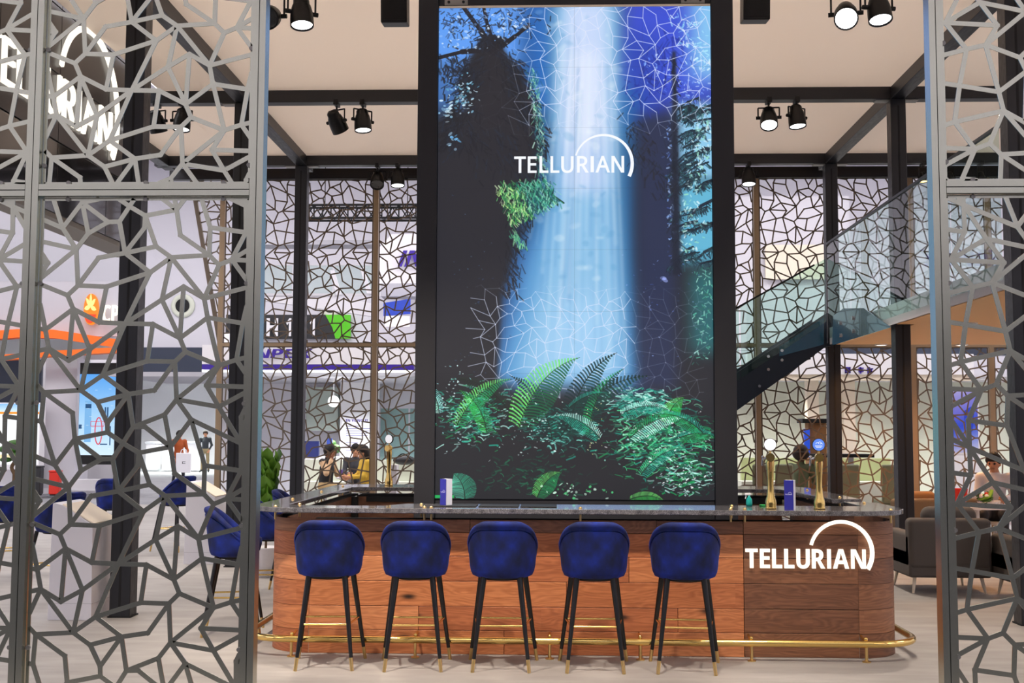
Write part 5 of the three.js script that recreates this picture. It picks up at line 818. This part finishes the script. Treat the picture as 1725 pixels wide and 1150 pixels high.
const sit = () => ({ pelvis: [0, .55, 0], chest: [0, .88, .03], neck: [0, 1.07, .05], head: [0, 1.2, .09], look: [0, 1.1, 2], shL: [.18, 1.01, .04], shR: [-.18, 1.01, .04], elL: [.23, .76, .12], elR: [-.23, .76, .12], wrL: [.12, .74, .36], wrR: [-.12, .74, .36], hpL: [.1, .53, 0], hpR: [-.1, .53, 0], knL: [.13, .53, .42], knR: [-.13, .53, .42], anL: [.13, .08, .44], anR: [-.13, .08, .44], toeL: [.14, .04, .6], toeR: [-.14, .04, .6] });
{
  const sk = 0xc08a6a;
  let p = pt(345, 789, 49.8); person('man standing in dark jacket and khaki trousers by the white wall', [p.x, -.14, -49.8], .1, stand(), { top: 0x2c3036, legs: 0x8a7a5a, skin: sk, hair: 0x2a1c14, shoe: 0x222222 });
  p = pt(300, 812, 36.6); const w = stand(); Object.assign(w, { knL: [.1, .5, .16], anL: [.1, .1, .22], toeL: [.11, .05, .38], knR: [-.1, .5, -.02], anR: [-.1, .1, -.26], toeR: [-.1, .04, -.12], elL: [.24, 1.12, .08], wrL: [.16, .98, .3], look: [0, 1.55, 2] });
  person('person in an orange-brown coat walking with a white carrier panel', [p.x, -.14, -36.6], .6, w, { top: 0xa04a18, legs: 0x2a2a30, skin: sk, hair: 0x1c1614, shoe: 0x222222, coat: true });
  const cp = thing('carrier_bag', 'flat white carrier held by the walking person in orange', 'bag', [p.x + .28, .62, -36.2]); part('panel', rb(.46, .6, .08, .02, 0, 0, 0), M.white, cp); part('mark', [bx(.1, .015, .004, .02, .03, .042), bx(.1, .015, .004, .02, -.02, .042), bx(.015, .06, .004, -.02, 0, .042)], M.signBlack, cp, 'small dark printed mark'); part('handle', tube([V(-.1, .29, 0), V(-.06, .4, 0), V(.06, .4, 0), V(.1, .29, 0)], .012, 16, 6), M.white, cp);
  p = pt(545, 800, 22.7); const a = sit(); Object.assign(a, { wrR: [-.1, 1.08, .2], elR: [-.26, .8, .18], look: [.4, 1.1, 2] }); person('man in black vest sitting with a phone at his ear, left of two', [p.x, 0, -22.9], 1.2, a, { top: 0x1e1e22, sleeve: 0xd8b48c, fore: 0xd8b48c, legs: 0xb89a6a, skin: 0x8a5a40, hair: 0x14100e, shoe: 0x222222 });
  p = pt(608, 800, 22.5); const b = sit(); Object.assign(b, { look: [-.3, .85, 2] }); person('woman in yellow top with long dark hair sitting at the small table', [p.x + .12, 0, -22.5], -1.15, b, { top: 0xd8b03c, legs: 0x2a2a2e, skin: sk, hair: 0x1a1210, shoe: 0x222222, long: true });
  p = pt(601, 790, 24.6); const e2 = sit(); person('dark-haired person sitting behind the woman in yellow', [p.x, 0, -24.4], .2, e2, { top: 0x3a3a40, legs: 0x2a2a2e, skin: sk, hair: 0x14100e, shoe: 0x222222 });
  p = pt(1355, 790, 21); person('seated person with big round dark hair beside the blue-edged kiosk', [p.x - .1, 0, -20.9], 2.6, sit(), { top: 0x5c6448, legs: 0x26365c, skin: 0x6a4430, hair: 0x2a1c12, shoe: 0x222222, afro: true });
  p = pt(1666, 780, 16.6); const g = sit(); Object.assign(g, { look: [-.5, .8, 2] }); person('person in a white top sitting behind the flower table', [p.x, 0, -16.4], -.4, g, { top: 0xd8d6dc, legs: 0x2a2c34, skin: sk, hair: 0x14100e, shoe: 0x222222 });
  for (const [x, z, lab] of [[pt(545, 800, 22.7).x, -22.9, 'white low stool under the man in black vest'], [pt(608, 800, 22.5).x + .12, -22.5, 'white low stool under the woman in yellow'], [pt(601, 790, 24.6).x, -24.4, 'white low stool under the dark-haired person behind'], [pt(1355, 790, 21).x - .1, -20.9, 'white low stool under the person with round hair'], [pt(1666, 780, 16.6).x, -16.4, 'white low stool behind the flower table']]) { const q = thing('low_stool', lab, 'stool', [x, 0, z], 0, 'white low stools'); part('seat', new THREE.CylinderGeometry(.2, .2, .04, 24).translate(0, .405, 0), M.white, q); part('pedestal', lathe([[0, 0], [.17, 0], [.17, .02], [.03, .05], [.03, .385], [0, .385]], 24), M.poleWhite, q); }
}
renderer.render(scene, camera);
